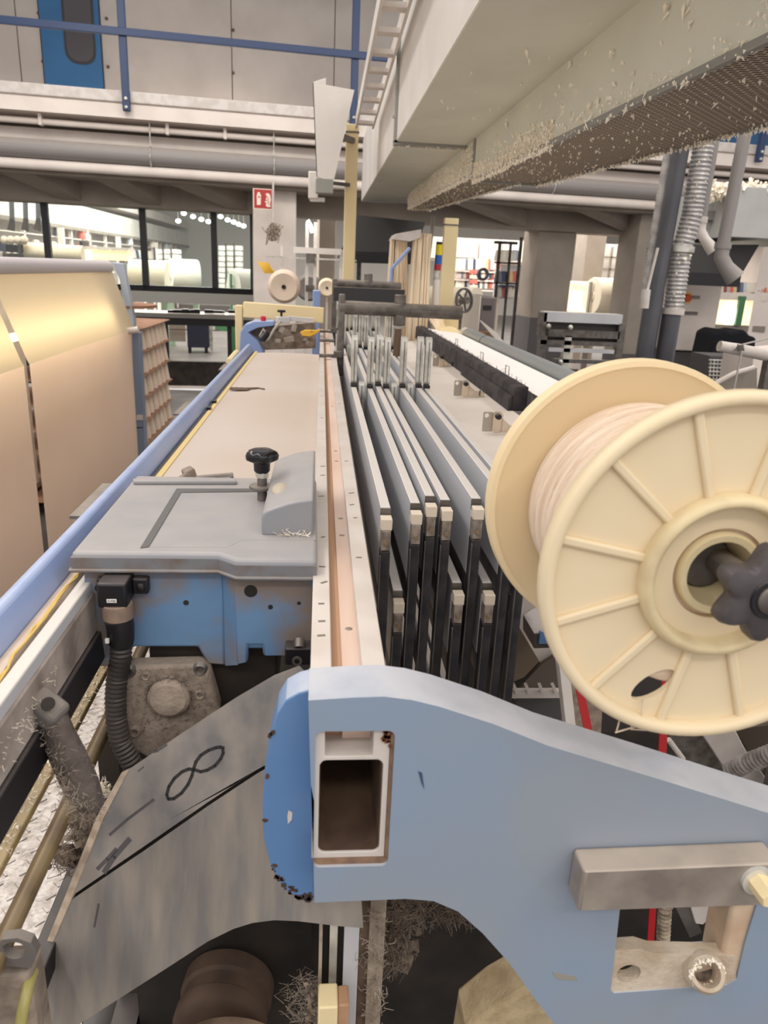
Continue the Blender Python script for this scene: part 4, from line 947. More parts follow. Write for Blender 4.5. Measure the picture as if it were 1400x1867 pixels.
# rust round the rail window
m = MB()
for i in range(26):
    px = 706 + random.uniform(-7, 8); py = random.choice((1338, 1345, 1352, 1360)) + random.uniform(-6, 6)
    c = pts2([(px, py)])[0]; r = random.uniform(.0008, .0022); m.prism([(c[0] + r * random.uniform(.5, 1.2) * math.cos(j), c[1] + r * random.uniform(.5, 1.2) * math.sin(j)) for j in range(6)], YP + .0032, YP + .004)
m.build('rust', M('rust', (116, 66, 44), .9), BRK, kind='stuff')
MB().box(wx0 + .001, wx1, YP + .003, YP + .05, wz0, 1.112).build('packing_piece', M('stained_packing', (150, 120, 96), .8, col2=(120, 96, 80), scale=60), LM)
MB().box(.0628, wx1, YP + .004, YP + .05, 1.112, wz1).build('packing_piece', M('stained_packing', (150, 120, 96), .8), LM)
c = pts2([(768, 1420)])[0]; MB().prism([(c[0] - .003, c[1] + .008), (c[0] + .0003, c[1] + .006), (c[0] + .003, c[1] - .01), (c[0], c[1] - .003)], YP - .0006, YP).build('ink_scratch', M('blue_ink', (66, 78, 110), .6), BRK)
c = pts2([(1028, 1780)])[0]; MB().prism([(c[0] - .012, c[1] + .006), (c[0] + .01, c[1] + .0), (c[0] + .014, c[1] - .006), (c[0] - .006, c[1] - .003)], YP - .0005, YP).build('grey_scuff', M('scuff', (150, 144, 136), .8), BRK)
# flat steel arm bolted to the bracket
aa = pts2([(1050, 1657), (1062, 1585), (1420, 1570), (1420, 1645)], .49)
MB().prism(aa, .487, .514).build('flat_arm', M('handled_steel', (160, 150, 140), .45, .1, col2=(124, 114, 108), scale=16, dust=.8), LM, bevel=.003, seg=3)
ARM = bpy.data.objects['flat_arm']
c = P(1392, 1622, Y=.475); MB().lathe([(0, -.012), (.008, -.012), (.009, -.009), (.0095, .01)], c, (0, 1, 0), 6).build('bolt', paint_c, ARM)
MB().lathe([(0, .008), (.014, .008), (.014, .012)], c, (0, 1, 0), 20).build('washer', steel, ARM)
# drive box with grey lid
yb0, yb1 = .80, 1.115
bxo = [(-.268, yb0), (-.108, yb0), (-.088, yb0 - .018), (.0, yb0 - .018), (.0, yb1), (-.268, yb1)]
MB().prism([(x * 1, y) for x, y in [(-.262, yb0 + .004), (-.108, yb0 + .004), (-.09, yb0 - .012), (-.002, yb0 - .012), (-.002, yb1 - .01), (-.262, yb1 - .01)]], 1.168, 1.268, 'z').build('drive_box', blue_dusty, LM, bevel=.006, seg=3)
f0 = yb0 + .004
MB().prism([(-.264, 1.262), (-.108, 1.262), (-.108, 1.14), (-.13, 1.142), (-.14, 1.165), (-.215, 1.165), (-.226, 1.145), (-.243, 1.138), (-.262, 1.140), (-.268, 1.152)], f0 - .003, f0 + .03).build('front_plate', blue_dusty, LM, bevel=.003)
MB().prism([(-.094, 1.262), (-.002, 1.262), (-.002, 1.162), (-.062, 1.162), (-.063, 1.176), (-.079, 1.176), (-.080, 1.153), (-.092, 1.150)], f0 - .019, f0).build('front_plate', blue_dusty, LM, bevel=.003)
MB().add([(-.1085, f0 - .003, 1.262), (-.0935, f0 - .019, 1.262), (-.0915, f0 - .019, 1.15), (-.1085, f0 - .003, 1.14), (-.1085, f0 + .01, 1.262), (-.0935, f0 + .0, 1.262), (-.0915, f0, 1.15), (-.1085, f0 + .01, 1.14)],
         [(0, 3, 2, 1), (4, 5, 6, 7), (0, 1, 5, 4), (1, 2, 6, 5), (2, 3, 7, 6), (3, 0, 4, 7)]).build('corner_plate', blue_dusty, LM)
for px, py, r in ((457, 1078, .0075), (339, 1099, .0032), (493, 1107, .0028), (545, 1100, .0022)):
    yy = f0 - (.0195 if px > 420 else .0035); q = P(px, py, Y=yy)
    MB().lathe([(0, 0), (r, 0), (r, .003)], q, (0, 1, 0), 16).build('hole', dark, bpy.data.objects['drive_box'])
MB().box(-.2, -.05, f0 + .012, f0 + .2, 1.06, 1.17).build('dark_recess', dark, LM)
q = P(545, 1190, Y=.77)
MB().box(q.x - .016, q.x + .02, .765, .79, q.z - .014, q.z + .008).build('clamp_block', black, LM, bevel=.002)
for dx, dz in ((0, .012), (-.002, -.008)): MB().lathe([(.003, -.004), (.006, -.004), (.0065, .006), (0, .006)], (q.x + dx, .768, q.z + dz), (0, .7, .7) if dz > 0 else (0, 1, 0), 12).build('cap_screw', steel_d, LM)
# lid
lid = MB().prism([(-.2735, yb0 - .008), (-.112, yb0 - .008), (-.09, yb0 - .026), (.0, yb0 - .026), (-.0035, yb1), (-.277, yb1)], 1.2675, 1.288, 'z').build('lid', lid_g, LM, bevel=.006, seg=3)
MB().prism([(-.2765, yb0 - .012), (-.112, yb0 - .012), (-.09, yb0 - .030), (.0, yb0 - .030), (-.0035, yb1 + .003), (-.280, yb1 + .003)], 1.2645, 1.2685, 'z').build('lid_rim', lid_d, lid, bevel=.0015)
zl = 1.288
def tl(px, py): q = P(px, py, Z=zl); return (q.x, q.y)
MB().prism([tl(322, 892), tl(470, 892), tl(470, 897), tl(330, 899), tl(271, 998), tl(256, 1000)], zl - .0005, zl + .0012, 'z').build('recess_shadow_strip', M('painted_recess_shadow', (104, 102, 102), .6), lid)  # raised dark strip that paints the shadow along the recess
MB().prism([tl(331, 899), tl(575, 898), tl(575, 985), tl(440, 985), tl(415, 998), tl(273, 998)], zl - .0003, zl + .0002, 'z').build('recessed_panel', lid_g, lid)
MB().prism([(-.2738, yb0 - .0086), (-.112, yb0 - .0086), (-.09, yb0 - .0266), (-.0005, yb0 - .0266), (-.0005, yb0 - .02), (-.09, yb0 - .02), (-.112, yb0 - .002), (-.2738, yb0 - .002)], 1.2685, 1.2815, 'z').build('lid_skirt', lid_d, lid)  # added front strip: dusty, with the shade of this face in its colour
MB().prism([tl(243, 879), tl(430, 879), tl(432, 884), tl(243, 884)], zl, zl + .006, 'z').build('lid_back_rib', lid_g, lid, bevel=.002)
# hump of the lid, swept front to back, with a notch for the knob spindle
yh0 = .855
hp = [(-.068, zl - .001), (-.068, zl + .022), (-.0665, zl + .0275), (-.062, zl + .031), (-.05, zl + .036), (-.036, zl + .041), (-.024, zl + .044), (-.006, zl + .0465), (-.006, zl - .001)]
MB().prism(hp, yh0, 1.112).build('lid_hump', lid_g, lid, bevel=.003, seg=3)
q = P(512, 893, Z=zl + .034); MB().ball((q.x, q.y, zl + .034), .016, 16, 8, (.75, 1.5, .45)).build('hump_notch', M('worn_notch', (186, 174, 156), .6), lid)
m = MB()
for i in range(26): m.hair((random.uniform(-.045, -.01), yh0 - .004, zl + .002), random.uniform(.004, .012), .0004, (random.gauss(0, 1), -.2, abs(random.gauss(0, .6))))
m.build('lint', lintm, LM, kind='stuff')
# star knob on its spindle
kx, ky = P(478, 912, Z=zl).x, P(478, 912, Z=zl).y; zk = zl
k = MB().lathe([(.0, .0), (.0068, 0), (.0068, .038), (0, .038)], (kx, ky, zk), (0, 0, 1), 14).build('spindle', steel_d, LM)
MB().lathe([(.007, .0185), (.0175, .018), (.018, .02), (.0175, .0215), (.007, .022)], (kx, ky, zk), (0, 0, 1), 24, True).build('washer', steel_d, k)
MB().lathe([(.0, .033), (.0085, .033), (.0095, .035), (.0095, .042), (0, .042)], (kx, ky, zk), (0, 0, 1), 6).build('lock_nut', steel, k)
m = MB(); N_ = 60; rings = []
for (rr, h, amp) in ((.0085, .040, 0), (.011, .043, 0), (.0115, .054, .02), (.0165, .0565, .12), (.0225, .0595, .16), (.0235, .065, .15), (.021, .0695, .12), (.014, .0725, .05), (.001, .0735, 0)):
    rings.append([Vector((kx, ky, zk + h)) + Vector((math.cos(a), math.sin(a), 0)) * rr * (1 - amp * (.5 - .5 * math.cos(5 * a + .4)) ** 1.5) for a in [i * 2 * math.pi / N_ for i in range(N_)]])
vs = [p for r_ in rings for p in r_]; fs = [(i * N_ + k_, i * N_ + (k_ + 1) % N_, (i + 1) * N_ + (k_ + 1) % N_, (i + 1) * N_ + k_) for i in range(len(rings) - 1) for k_ in range(N_)]
m.add(vs, fs); m.build('star_knob', M('glossy_black', (22, 21, 24), .18), LM, smooth=60)
# sensor arm behind the lid
q = P(345, 862, Z=1.27)
MB().bar((q.x - .008, q.y + .01, 1.246), (q.x + .05, q.y + .012, 1.246), .03, .006).build('temple_plate', brown, LM, bevel=.001)
MB().tube([P(310, 884, Z=1.275), (q.x - .002, q.y + .0, 1.268)], .0045, 8).build('temple_rod', brown, LM)
MB().obox((q.x, q.y, 1.268), (.018, .022, .02), (0, -.3, .5)).build('rod_clamp', brown, LM, bevel=.003)
MB().obox((q.x + .048, q.y, 1.256), (.04, .03, .016)).build('temple_body', brown, LM, bevel=.003)
MB().tube([(q.x + .012, q.y - .01, 1.262), (q.x + .07, q.y + .008, 1.264)], .006, 8).build('temple_ring_roll', steel_d, LM)
# connector and corrugated hose on the box front
yc_ = .765
MB().box(-.2405, -.2085, yc_, f0, 1.232, 1.262).build('connector_head', black, LM, bevel=.003)
CH = bpy.data.objects['connector_head']
MB().box(-.248, -.2405, f0 - .012, f0, 1.236, 1.256).build('connector_lug', black, CH, bevel=.002)
MB().box(-.2085, -.191, f0 - .014, f0, 1.238, 1.257).build('connector_lug', black, CH, bevel=.002)
for x in (-.199, -.2445): MB().lathe([(.0, -.004), (.0025, -.004), (.0045, -.003), (.005, .004)], (x, f0 - .014, 1.247), (0, 1, 0), 10).build('cap_screw', black, CH)
MB().box(-.230, -.2195, yc_ - .0007, yc_, 1.2395, 1.2438).build('label_plate', M('label_white', (236, 232, 228), .6), CH)
def text(s_, loc, size, mat, parent, rot=(math.pi / 2, 0, 0)):
    cu = bpy.data.curves.new('lettering', 'FONT'); cu.body = s_; cu.size = size; cu.align_x = 'CENTER'; cu.align_y = 'CENTER'; cu.extrude = .00008
    o = bpy.data.objects.new('lettering', cu); COL.objects.link(o); o.rotation_euler = rot
    dg = bpy.context.evaluated_depsgraph_get(); me = bpy.data.meshes.new_from_object(o.evaluated_get(dg)); bpy.data.objects.remove(o)
    R = Euler(rot).to_matrix(); me.transform(Matrix.Translation(Vector(loc) - W0[parent.name]) @ R.to_4x4()); me.materials.append(mat)
    o = bpy.data.objects.new('lettering', me); COL.objects.link(o); o.parent = parent; W0[o.name] = W0[parent.name]; return o
text('K-F38', (-.2247, yc_ - .0009, 1.2416), .0034, inkm, CH)
xh = -.2225
MB().tube([(xh, yc_ + .012, 1.234), (xh, yc_ + .012, 1.215)], .0165, 20).build('connector_collar', M('beige_collar', (150, 128, 112), .6, col2=(128, 110, 98), scale=40), LM, bevel=.001)
MB().tube([(xh, yc_ + .012, 1.215), (xh + .0015, yc_ + .012, 1.207), (xh + .0015, yc_ + .012, 1.188), (xh + .0005, yc_ + .012, 1.182)], [.0155, .0155, .0145, .0135], 20).build('hose_gland', black, LM, bevel=.001)
MB().box(xh - .012, xh - .008, yc_ - .0035, yc_, 1.191, 1.196).build('label_plate', M('label_white', (236, 232, 228), .6), LM)
corr('corrugated_hose', LM, [(xh + .001, yc_ + .012, 1.184), (xh + .0, yc_ + .011, 1.165), (xh - .006, yc_ + .01, 1.14), (xh - .0085, yc_ + .007, 1.115), (xh - .009, yc_ + .004, 1.09), (xh - .005, yc_ + .0, 1.06), (xh + .008, yc_ - .003, 1.03), (xh + .017, yc_ - .005, 1.01)], .0125, M('black_hose', (44, 40, 40), .55, dust=.6, dcol=(120, 108, 100)), .0052, 16, .13)
# dusty motor flange
ym = .785
MB().prism([(-.228, 1.135), (-.218, 1.148), (-.135, 1.150), (-.126, 1.142), (-.115, 1.09), (-.12, 1.04), (-.2, 1.02), (-.226, 1.04), (-.234, 1.06)], ym, ym + .025).build('motor_flange', brown, LM, bevel=.004)
MF = bpy.data.objects['motor_flange']
q = P(304, 1283, Y=ym - .02)
MB().lathe([(0, -.014), (.020, -.014), (.0245, -.010), (.0275, .02)], (q.x, ym, q.z), (0, 1, 0), 28).build('motor_boss', brown, MF)
for px, py, r in ((232, 1226, .0085), (265, 1234, .005), (364, 1222, .0075), (364, 1268, .006), (245, 1336, .007)):
    p = P(px, py, Y=ym - .004)
    MB().lathe([(.0, -.001), (r * .45, -.001), (r * .5, -.004), (r * .8, -.005), (r, -.003), (r * 1.15, .002)], (p.x, ym, p.z), (0, 1, 0), 14).build('flange_screw', steel_d if r > .0074 else brown, MF)
m = MB()
for i in range(420): m.hair((random.uniform(-.232, -.118), ym - .001 - random.random() * .008, random.uniform(1.03, 1.15)), random.uniform(.002, .008), .0003)
for i in range(150):
    a = random.random() * 6.28; m.hair((q.x + .0255 * math.cos(a), ym - .006, q.z + .0255 * math.sin(a)), random.uniform(.003, .01), .0004)
m.build('dust_fibres', lintd, MF, kind='stuff')
# cross tubes with side plates and hanging clamps
def cross(Y, xa, xb, z, r, pl_, top, lab=None, mx=.302, rod=True):
    MB().tube([(xa, Y, z), (xb, Y, z - .004)], r, 16).build('cross_tube', steel_d, LM)
    MB().box(pl_, pl_ + .024, Y - .02, Y + .02, 1.2, top).build('tube_plate', steel_d, LM, bevel=.004)
    MB().box(-.006, .064, Y - .03, Y - .012, 1.2705, 1.283).box(-.006, .0, Y - .032, Y - .012, 1.256, 1.2705).box(.05, .085, Y - .035, Y - .005, 1.2705, 1.296).build('rail_clamp', steel_d, LM, bevel=.002)
    MB().tube([(mx, Y, z + .055), (mx, Y, z + .012)], .022, 16).tube([(mx, Y, z + .02), (mx, Y, z - .005)], .025, 16).tube([(mx + .0, Y, z - .02), (mx, Y, z - .06)], .0235, 16).build('clamp_head', steel_d, LM, bevel=.003)
    if rod:
        MB().tube([(mx - .002, Y, z - .06), (mx - .002, Y, z - .072)], .017, 6).build('lock_nut', steel, LM)
        MB().tube([(mx - .002, Y, z - .07), (mx - .006, Y, z - .22)], .014, 12).build('hanger_rod', M('bronze_rod', (110, 92, 78), .4, .5), LM)
cross(2.95, .07, .545, 1.459, .026, .066, 1.508)
cross(4.1, .07, .42, 1.525, .022, .055, 1.548, mx=.245, rod=False)
MB().box(.062, .43, 3.98, 3.99, 1.44, 1.51).build('dark_backplate', M('charcoal_plate', (52, 52, 54), .5, dust=.9), LM, bevel=.002)
MB().box(-.006, .064, 3.55, 3.575, 1.2705, 1.283).build('rail_clamp', steel_d, LM, bevel=.002)
# far end drive of the loom
a = P(432, 558, Y=3.88); b = P(600, 590, Y=3.88)
MB().bar(P(444, 564, Y=3.88), P(590, 575, Y=3.88), .06, .075).build('cream_cross_beam', paint_c, LM, bevel=.004)
MB().box(P(430, 600, Y=3.88).x, P(443, 600, Y=3.88).x, 3.85, 3.91, 0, P(435, 556, Y=3.88).z).build('cream_upright', paint_c, LM, bevel=.004)
pts = [P(x, y, Y=3.68) for x, y in ((436, 650), (438, 606), (446, 592), (462, 586), (498, 586), (500, 594), (470, 598), (452, 606), (470, 622), (480, 640), (478, 655))]
MB().prism([(p.x, p.z) for p in pts], 3.68, 3.83).build('far_side_frame', blue_l, LM, bevel=.004)
MB().prism([(p.x, p.z) for p in [P(x, y, Y=3.74) for x, y in ((446, 640), (448, 600), (575, 588), (575, 636))]], 3.76, 3.84).build('far_drive_box', brown, LM, bevel=.004)
c = P(480, 583, Y=3.71); MB().lathe([(0, .03), (.012, .028), (.014, .012), (.008, 0)], (c.x, c.y, c.z - .012), (0, 0, 1), 12).build('stop_button', M('button_red', (216, 44, 72), .4), LM)
c = P(513, 570, Y=3.68); MB().lathe([(.004, -.03), (.006, 0), (.02, .002), (.02, .012), (0, .014)], c, (0, 0, 1), 8).build('far_knob', black, LM)
MB().obox(P(515, 583, Y=3.68), (.06, .05, .03), (0, 0, .3)).build('far_bracket', alu, LM, bevel=.004)
MB().bar(P(525, 580, Y=3.71), P(572, 584, Y=3.71), .04, .02).build('far_bar', alu, LM)
MB().tube([P(488, 612, Y=3.63), P(480, 600, Y=3.63), P(474, 612, Y=3.63), P(480, 624, Y=3.63), P(490, 618, Y=3.63), P(500, 600, Y=3.63), P(512, 585, Y=3.63)], .006, 8).build('cable_loop', cable, LM)
MB().tube([P(476, 620, Y=3.62), P(487, 606, Y=3.64)], .018, 10).build('cable_plug', black, LM)
MB().prism([(p.x, p.z) for p in [P(x, y, Y=3.63) for x, y in ((547, 606), (556, 602), (578, 603), (582, 599), (584, 604), (574, 610), (566, 614), (550, 612))]], 3.63, 3.67).build('yellow_lever', yellow, LM, bevel=.003)
for px, py, s_ in ((520, 605, .05), (535, 600, .035), (528, 618, .05), (556, 618, .03), (562, 626, .035), (508, 622, .03)):
    MB().obox(P(px, py, Y=3.66), (s_ * .6, .04, s_), (.3, px * .3, .2)).build('mechanism_arm', M('mid_steel', (160, 150, 140), .5, .3), LM, bevel=.003)
MB().box(P(570, 545, Y=4.35).x, P(584, 545, Y=4.35).x, 4.35, 4.5, 1.1, P(578, 530, Y=4.35).z).build('far_side_frame', blue_l, LM, bevel=.004)

# ------------------------------------------------------------------ woven cloth and warp
MB().grid(lambda u, v: (-.272 + .2705 * u, 1.09 + (3.42 - 1.09) * v, 1.2415 + .004 * math.sin(u * 3.1) - 14 * max(0, v - .94) ** 2), 10, 30, (0, 0, -.001)).build('woven_cloth', cloth, label='pale woven cloth stretched flat along the loom left of the top rail', cat='cloth', smooth=40)
wv_ = MB()
q = P(438, 710, Z=1.246)
for i in range(16): wv_.tube([q + Vector((random.uniform(-.03, .03), random.uniform(-.02, .02), .002)) for _ in range(3)], .0025, 5)
wv_.tube([q, q + Vector((.03, .01, .003)), q + Vector((.05, .03, .001)), q + Vector((.07, .01, .001))], .003, 5)
wv_.build('thread_scrap', M('brown_thread', (120, 104, 90), .9), label='small tangled brown thread scrap lying on the woven cloth', cat='thread')
for s_ in range(1): pass
MB().grid(lambda u, v: (.325 + .24 * u, 1.12 + 3.2 * v, 1.205 + .02 * u), 8, 12, (0, 0, -.001)).build('warp_sheet', lease, label='smooth pale warp sheet between the heald frames and the dark lease bar', cat='warp')
ls = thing('lease_bar', 'dark linty bar running along the warp right of the heald frames', 'bar', (.58, 3, 1.22))
MB().prism([(.56, 1.224), (.562, 1.29), (.57, 1.296), (.605, 1.296), (.605, 1.224)], 2.12, 4.5).prism([(.548, 1.224), (.55, 1.262), (.56, 1.27), (.56, 1.224)], 2.12, 2.9).build('bar_body', M('charcoal_linty', (72, 66, 66), .9, col2=(50, 46, 48), scale=18, bump=.5), ls, bevel=.003)
m = MB()
for i in range(520): m.hair((random.uniform(.562, .606), random.uniform(2.12, 4.45), 1.296), random.uniform(.004, .014), .0008, (random.gauss(0, .7), random.gauss(0, 1), .8))
m.build('bristles', M('grey_bristle', (104, 96, 94), .95), ls, kind='stuff')
for y in (2.35, 2.75, 3.3): MB().tube([(.6, y, 1.29), (.6, y, 1.325), (.6, y + .045, 1.325), (.6, y + .045, 1.29)], .002, 6).build('wire_loop', steel, ls)
MB().grid(lambda u, v: (.61 + .19 * u, 1.6 + 2.9 * v, 1.283 - .012 * u), 4, 12, (0, 0, -.001)).build('rear_warp_sheet', sheet_w, label='bright white warp sheet between the dark lease bar and the grey roller', cat='warp')
rl_ = thing('back_roller', 'grey steel back roller along the right side of the white warp sheet', 'roller', (.86, 3, 1.2))
MB().tube([(.862, 1.7, 1.262), (.862, 4.4, 1.262)], .038, 20).build('roller_tube', M('roller_grey', (164, 168, 170), .35, .4), rl_)
MB().tube([(.862, 4.4, 1.262), (.862, 4.52, 1.262)], .034, 20).build('roller_end', alu, rl_)
MB().tube([(.862, 3.9, 1.262), (.862, 3.905, 1.262)], .0395, 20).build('seam_ring', black, rl_)
MB().box(.81, .822, 1.7, 4.5, 1.225, 1.262).build('side_strip', black, rl_); MB().box(.912, .926, 1.7, 4.5, 1.20, 1.268).build('side_strip', black, rl_)
def clipt(px, py, lab):
    q = P(px, py, Z=1.222); t = thing('warp_clip', lab, 'clip', q)
    s_ = q.y / 2.1
    MB().prism(rrect(q.x - .02, q.x + .005, q.z, q.z + .05, .003), q.y, q.y + .004, holes=[circ(q.x - .011, q.z + .041, .006, n=10)]).build('clip_plate', M('clip_grey', (170, 160, 150), .5), t)
    MB().prism(rrect(q.x + .003, q.x + .028, q.z - .001, q.z + .052, .008), q.y - .012, q.y - .002).build('clip_cover', clear, t)
    MB().lathe([(0, -.012), (.006, -.012), (.0075, -.008), (.008, 0)], (q.x + .015, q.y - .012, q.z + .042), (0, 1, 0), 14).build('clip_knob', black, t)
    MB().prism([(q.x + .026, q.z), (q.x + .08, q.z), (q.x + .08, q.z + .016), (q.x + .05, q.z + .018), (q.x + .028, q.z + .036)], q.y - .008, q.y).build('clip_arm', clear, t)
    MB().lathe([(.002, -.002), (.006, -.002), (.006, 0)], (q.x + .05, q.y - .009, q.z + .008), (0, 1, 0), 10).build('clip_disc', white, t)
    MB().box(q.x + .062, q.x + .065, q.y - .012, q.y - .008, q.z + .004, q.z + .022).build('clip_pin', black, t)
clipt(893, 787, 'clear plastic warp clip with black knob, nearest of the three beside the lease bar')
clipt(838, 722, 'clear plastic warp clip with black knob, middle of the three beside the lease bar')
clipt(797, 668, 'clear plastic warp clip, farthest of the three, half behind the heald guides')

# ------------------------------------------------------------------ heald frames
ends = 'first second third fourth fifth sixth seventh eighth ninth tenth'.split()
hfp = {}
def make_frame(x, dz, lab, near):
    t = thing('heald_frame', lab, 'heald frame', (x, .99, .62 + dz), 'heald frames of the loom')
    w = .0142; zt_ = 1.28 + dz; y0 = near; y1 = 4.2
    MB().box(x, x + w, y0, y1, zt_ - .122, zt_).build('top_rail', alu, t, bevel=.001)
    MB().box(x + .001, x + w - .001, y0 + .004, y1, zt_ - .155, zt_ - .123).build('heald_rod', steel_d, t)
    MB().box(x - .0003, x + w + .0003, y0 - .003, y0, zt_ - .018, zt_ - .001).build('rail_tip', steel_d, t)
    MB().box(x - .001, x + w + .001, y0 - .028, y0 - .008, zt_ - .026, zt_ - .009).build('end_cap', M('cream_cap', (222, 208, 190), .6), t, bevel=.0012)
    MB().box(x + .0005, x + w - .0005, y0 - .028, y0 - .002, zt_ - .056, zt_ - .026).build('end_clamp', M('dirty_clamp', (164, 152, 140), .5, .2, col2=(120, 108, 98), scale=60), t, bevel=.001); ecl = bpy.data.objects[list(W0)[-1]]
    MB().lathe([(0, -.003), (.003, -.003), (.0035, 0)], (x + w / 2, y0 - .028, zt_ - .045), (0, 1, 0), 8).build('clamp_screw', M('worn_brass', (150, 130, 104), .5, .4), ecl)
    MB().box(x, x + w, y0 - .026, y0 - .003, .62 + dz, zt_ - .058).build('end_bar', blackbar, t, bevel=.0012)
    MB().box(x - .0008, x + .0008, y0 - .03, y0 - .024, .66 + dz, zt_ - .064).build('end_edge', steel_d, t)
    for yy in (2.13, 3.2, 4.15):
        MB().box(x - .001, x + w + .001, yy - .01, yy + .02, zt_, zt_ + .008).build('guide_foot', black, t)
        c = (x + w / 2 + .001, yy + .01)
        m = MB(); m.prism(rrect(yy, yy + .03, zt_ + .008, zt_ + .143, .012), x - .0015, x + w + .0015, 'x')
        gpo = m.build('guide_post', steel, t, bevel=.002)
        MB().box(x + w * .45, x + w * .6, yy - .001, yy, zt_ + .012, zt_ + .13).build('guide_groove', steel_d, gpo)
    MB().box(x, x + w, y0, y1, .62 + dz, .68 + dz).build('bottom_rail', alu, t)
    return t
pat = [0, 1, 0, 0, 0, 1, 0, 1, 0, 0]
near_ = [1.0, 1.0, 1.035, 1.05, 1.05, 1.03, 1.05, 1.03, 1.04, 1.04]
for i in range(10):
    x = .0885 + i * .0235
    make_frame(x, -.128 * pat[i] + (0, 0, -.003, .004, -.002, 0, .001, 0, .003, .002)[i],
               '%s heald frame from the white rail, %s' % (ends[i], 'lowered between its neighbours' if pat[i] else 'raised, with dusty top and silver guide posts'), near_[i])
# ------------------------------------------------------------------ yarn spool on the right
YS = .48; SX, SZ, SR = .2985, 1.396, .137; YS2 = .668
sp = thing('yarn_spool', 'large cream plastic flanged spool of pale yarn on the right of the loom', 'spool', (SX, YS, SZ - SR))
C0 = Vector((SX, YS, SZ)); AX = Vector((0, 1, 0))
cu = P(1188, 1245, Y=YS + .011)
hx, hz = cu.x - SX, cu.z - SZ
oval = [(hx + .0165 * math.cos(a) + .003 * math.sin(a), hz + .0125 * math.sin(a) + .006 * math.cos(a)) for a in [i * 2 * math.pi / 22 for i in range(22)]]
web_o = circ(0, 0, SR - .004, n=64); hubc = circ(0, 0, .036, n=40)
fr = (C0, Vector((1, 0, 0)), Vector((0, 0, 1)), AX)
MB().prism(web_o, .008, .013, holes=[hubc, oval], fr=fr).build('near_flange', cream, sp, smooth=30)
MB().lathe([(SR - .0095, .001), (SR - .007, -.0015), (SR - .002, -.001), (SR, .002), (SR, .013), (SR - .003, .0155), (SR - .010, .014), (SR - .011, .006)], C0, AX, 72, True).build('flange_rim', cream, sp, smooth=60)
for k in range(12):
    a = math.radians(108 + 30 * k); d = Vector((math.cos(a), 0, math.sin(a)))
    if 195 < (108 + 30 * k) % 360 < 345: pass
    MB().bar(C0 + d * .06 + AX * .0065, C0 + d * (SR - .009) + AX * .0065, .0075, .0055, AX).build('rib', cream, sp, bevel=.0022, seg=3)
MB().lathe([(.0635, .010), (.064, .001), (.0615, -.004), (.058, -.0055), (.055, -.004), (.053, .004), (.050, .020), (.040, .023), (.0365, .024), (.035, .044), (.026, .046), (.02, .05)], C0, AX, 56).build('hub_ring', M('cream_hub', (222, 204, 164), .4, col2=(200, 180, 146), scale=26, lo=.5, hi=.75, sss=.08), sp, smooth=50)
MB().lathe([(.0325, .014), (.033, .008), (.031, .005), (.026, .006), (.024, .016), (.02, .04)], C0, AX, 40).build('hub_cup', M('cream_hub', (222, 204, 164)), sp, smooth=50)
C1 = Vector((SX, YS2, SZ))
MB().lathe([(.03, -.004), (SR - .010, -.004), (SR - .006, -.007), (SR - .001, -.006), (SR, -.002), (SR, .010), (SR - .004, .012), (.03, .012)], C1, AX, 72, True).build('far_flange', cream_b, sp, smooth=40)
pr_ = []
for i in range(60):
    t = i / 59; y = .0135 + (YS2 - YS - .018) * t
    pr_.append((.096 + .0022 * math.sin(i * 1.15) + .0016 * math.sin(i * 2.9) + .004 * math.sin(t * 3.1), y))
MB().lathe([(.03, pr_[0][1])] + pr_ + [(.03, pr_[-1][1])], C0, AX, 64).build('wound_yarn', yarn, sp, smooth=60)
m = MB()
for k in range(9):
    y0_ = YS + .03 + k * .014; pts = []
    for i in range(33):
        a = i / 32 * 2 * math.pi; pts.append((SX + .0995 * math.cos(a), y0_ + .012 * math.sin(a * 1.0 + k) * (.6 + .3 * math.sin(k)), SZ + .0995 * math.sin(a)))
    m.tube(pts, .0013, 5, False)
m.build('yarn_turns', yarn, sp, kind='stuff')
m = MB()
e = P(1165, 1310, Y=YS + .014)
for k in range(4): m.tube([e + Vector((random.uniform(-.02, .01), 0, .004)), e + Vector((random.uniform(-.02, .012), -.006, random.uniform(-.006, .006))), e + Vector((random.uniform(-.02, .012), -.004, random.uniform(-.012, -.004)))], .0007, 5)
e2 = P(1172, 1276, Y=YS + .006); m.tube([e2, P(1172, 1280, Y=YS + .002), P(1168, 1316, Y=YS + .004), P(1158, 1320, Y=YS)], .0009, 5)
m.build('yarn_tails', yarn, sp)
# star knob and spindle that hold the spool
kn = P(1388, 1087, Y=YS - .006)
kc = Vector((SX + .0105, YS - .030, SZ + .0015))
sh = thing('spool_holder', 'spindle with a dark grey star nut holding the cream spool', 'spindle', (SX, YS, SZ - .04))
N_ = 70; rings = []
for rr, h, amp in ((.001, -.010, 0), (.012, -.0102, 0), (.0125, -.0102, 0), (.024, -.0095, .16), (.0335, -.0075, .30), (.036, -.002, .32), (.036, .006, .32), (.031, .009, .28), (.012, .010, 0), (.001, .010, 0)):
    rings.append([kc + AX * h + Vector((math.cos(a), 0, math.sin(a))) * rr * (1 - amp * (.5 - .5 * math.cos(6 * (a - .56))) ** 1.1) for a in [i * 2 * math.pi / N_ for i in range(N_)]])
vs = [p for r_ in rings for p in r_]; fs = [(i * N_ + k_, i * N_ + (k_ + 1) % N_, (i + 1) * N_ + (k_ + 1) % N_, (i + 1) * N_ + k_) for i in range(len(rings) - 1) for k_ in range(N_)]
MB().add(vs, fs).build('star_nut', M('dark_grey_nut', (84, 78, 80), .42, col2=(66, 62, 64), scale=40), sh, smooth=50)
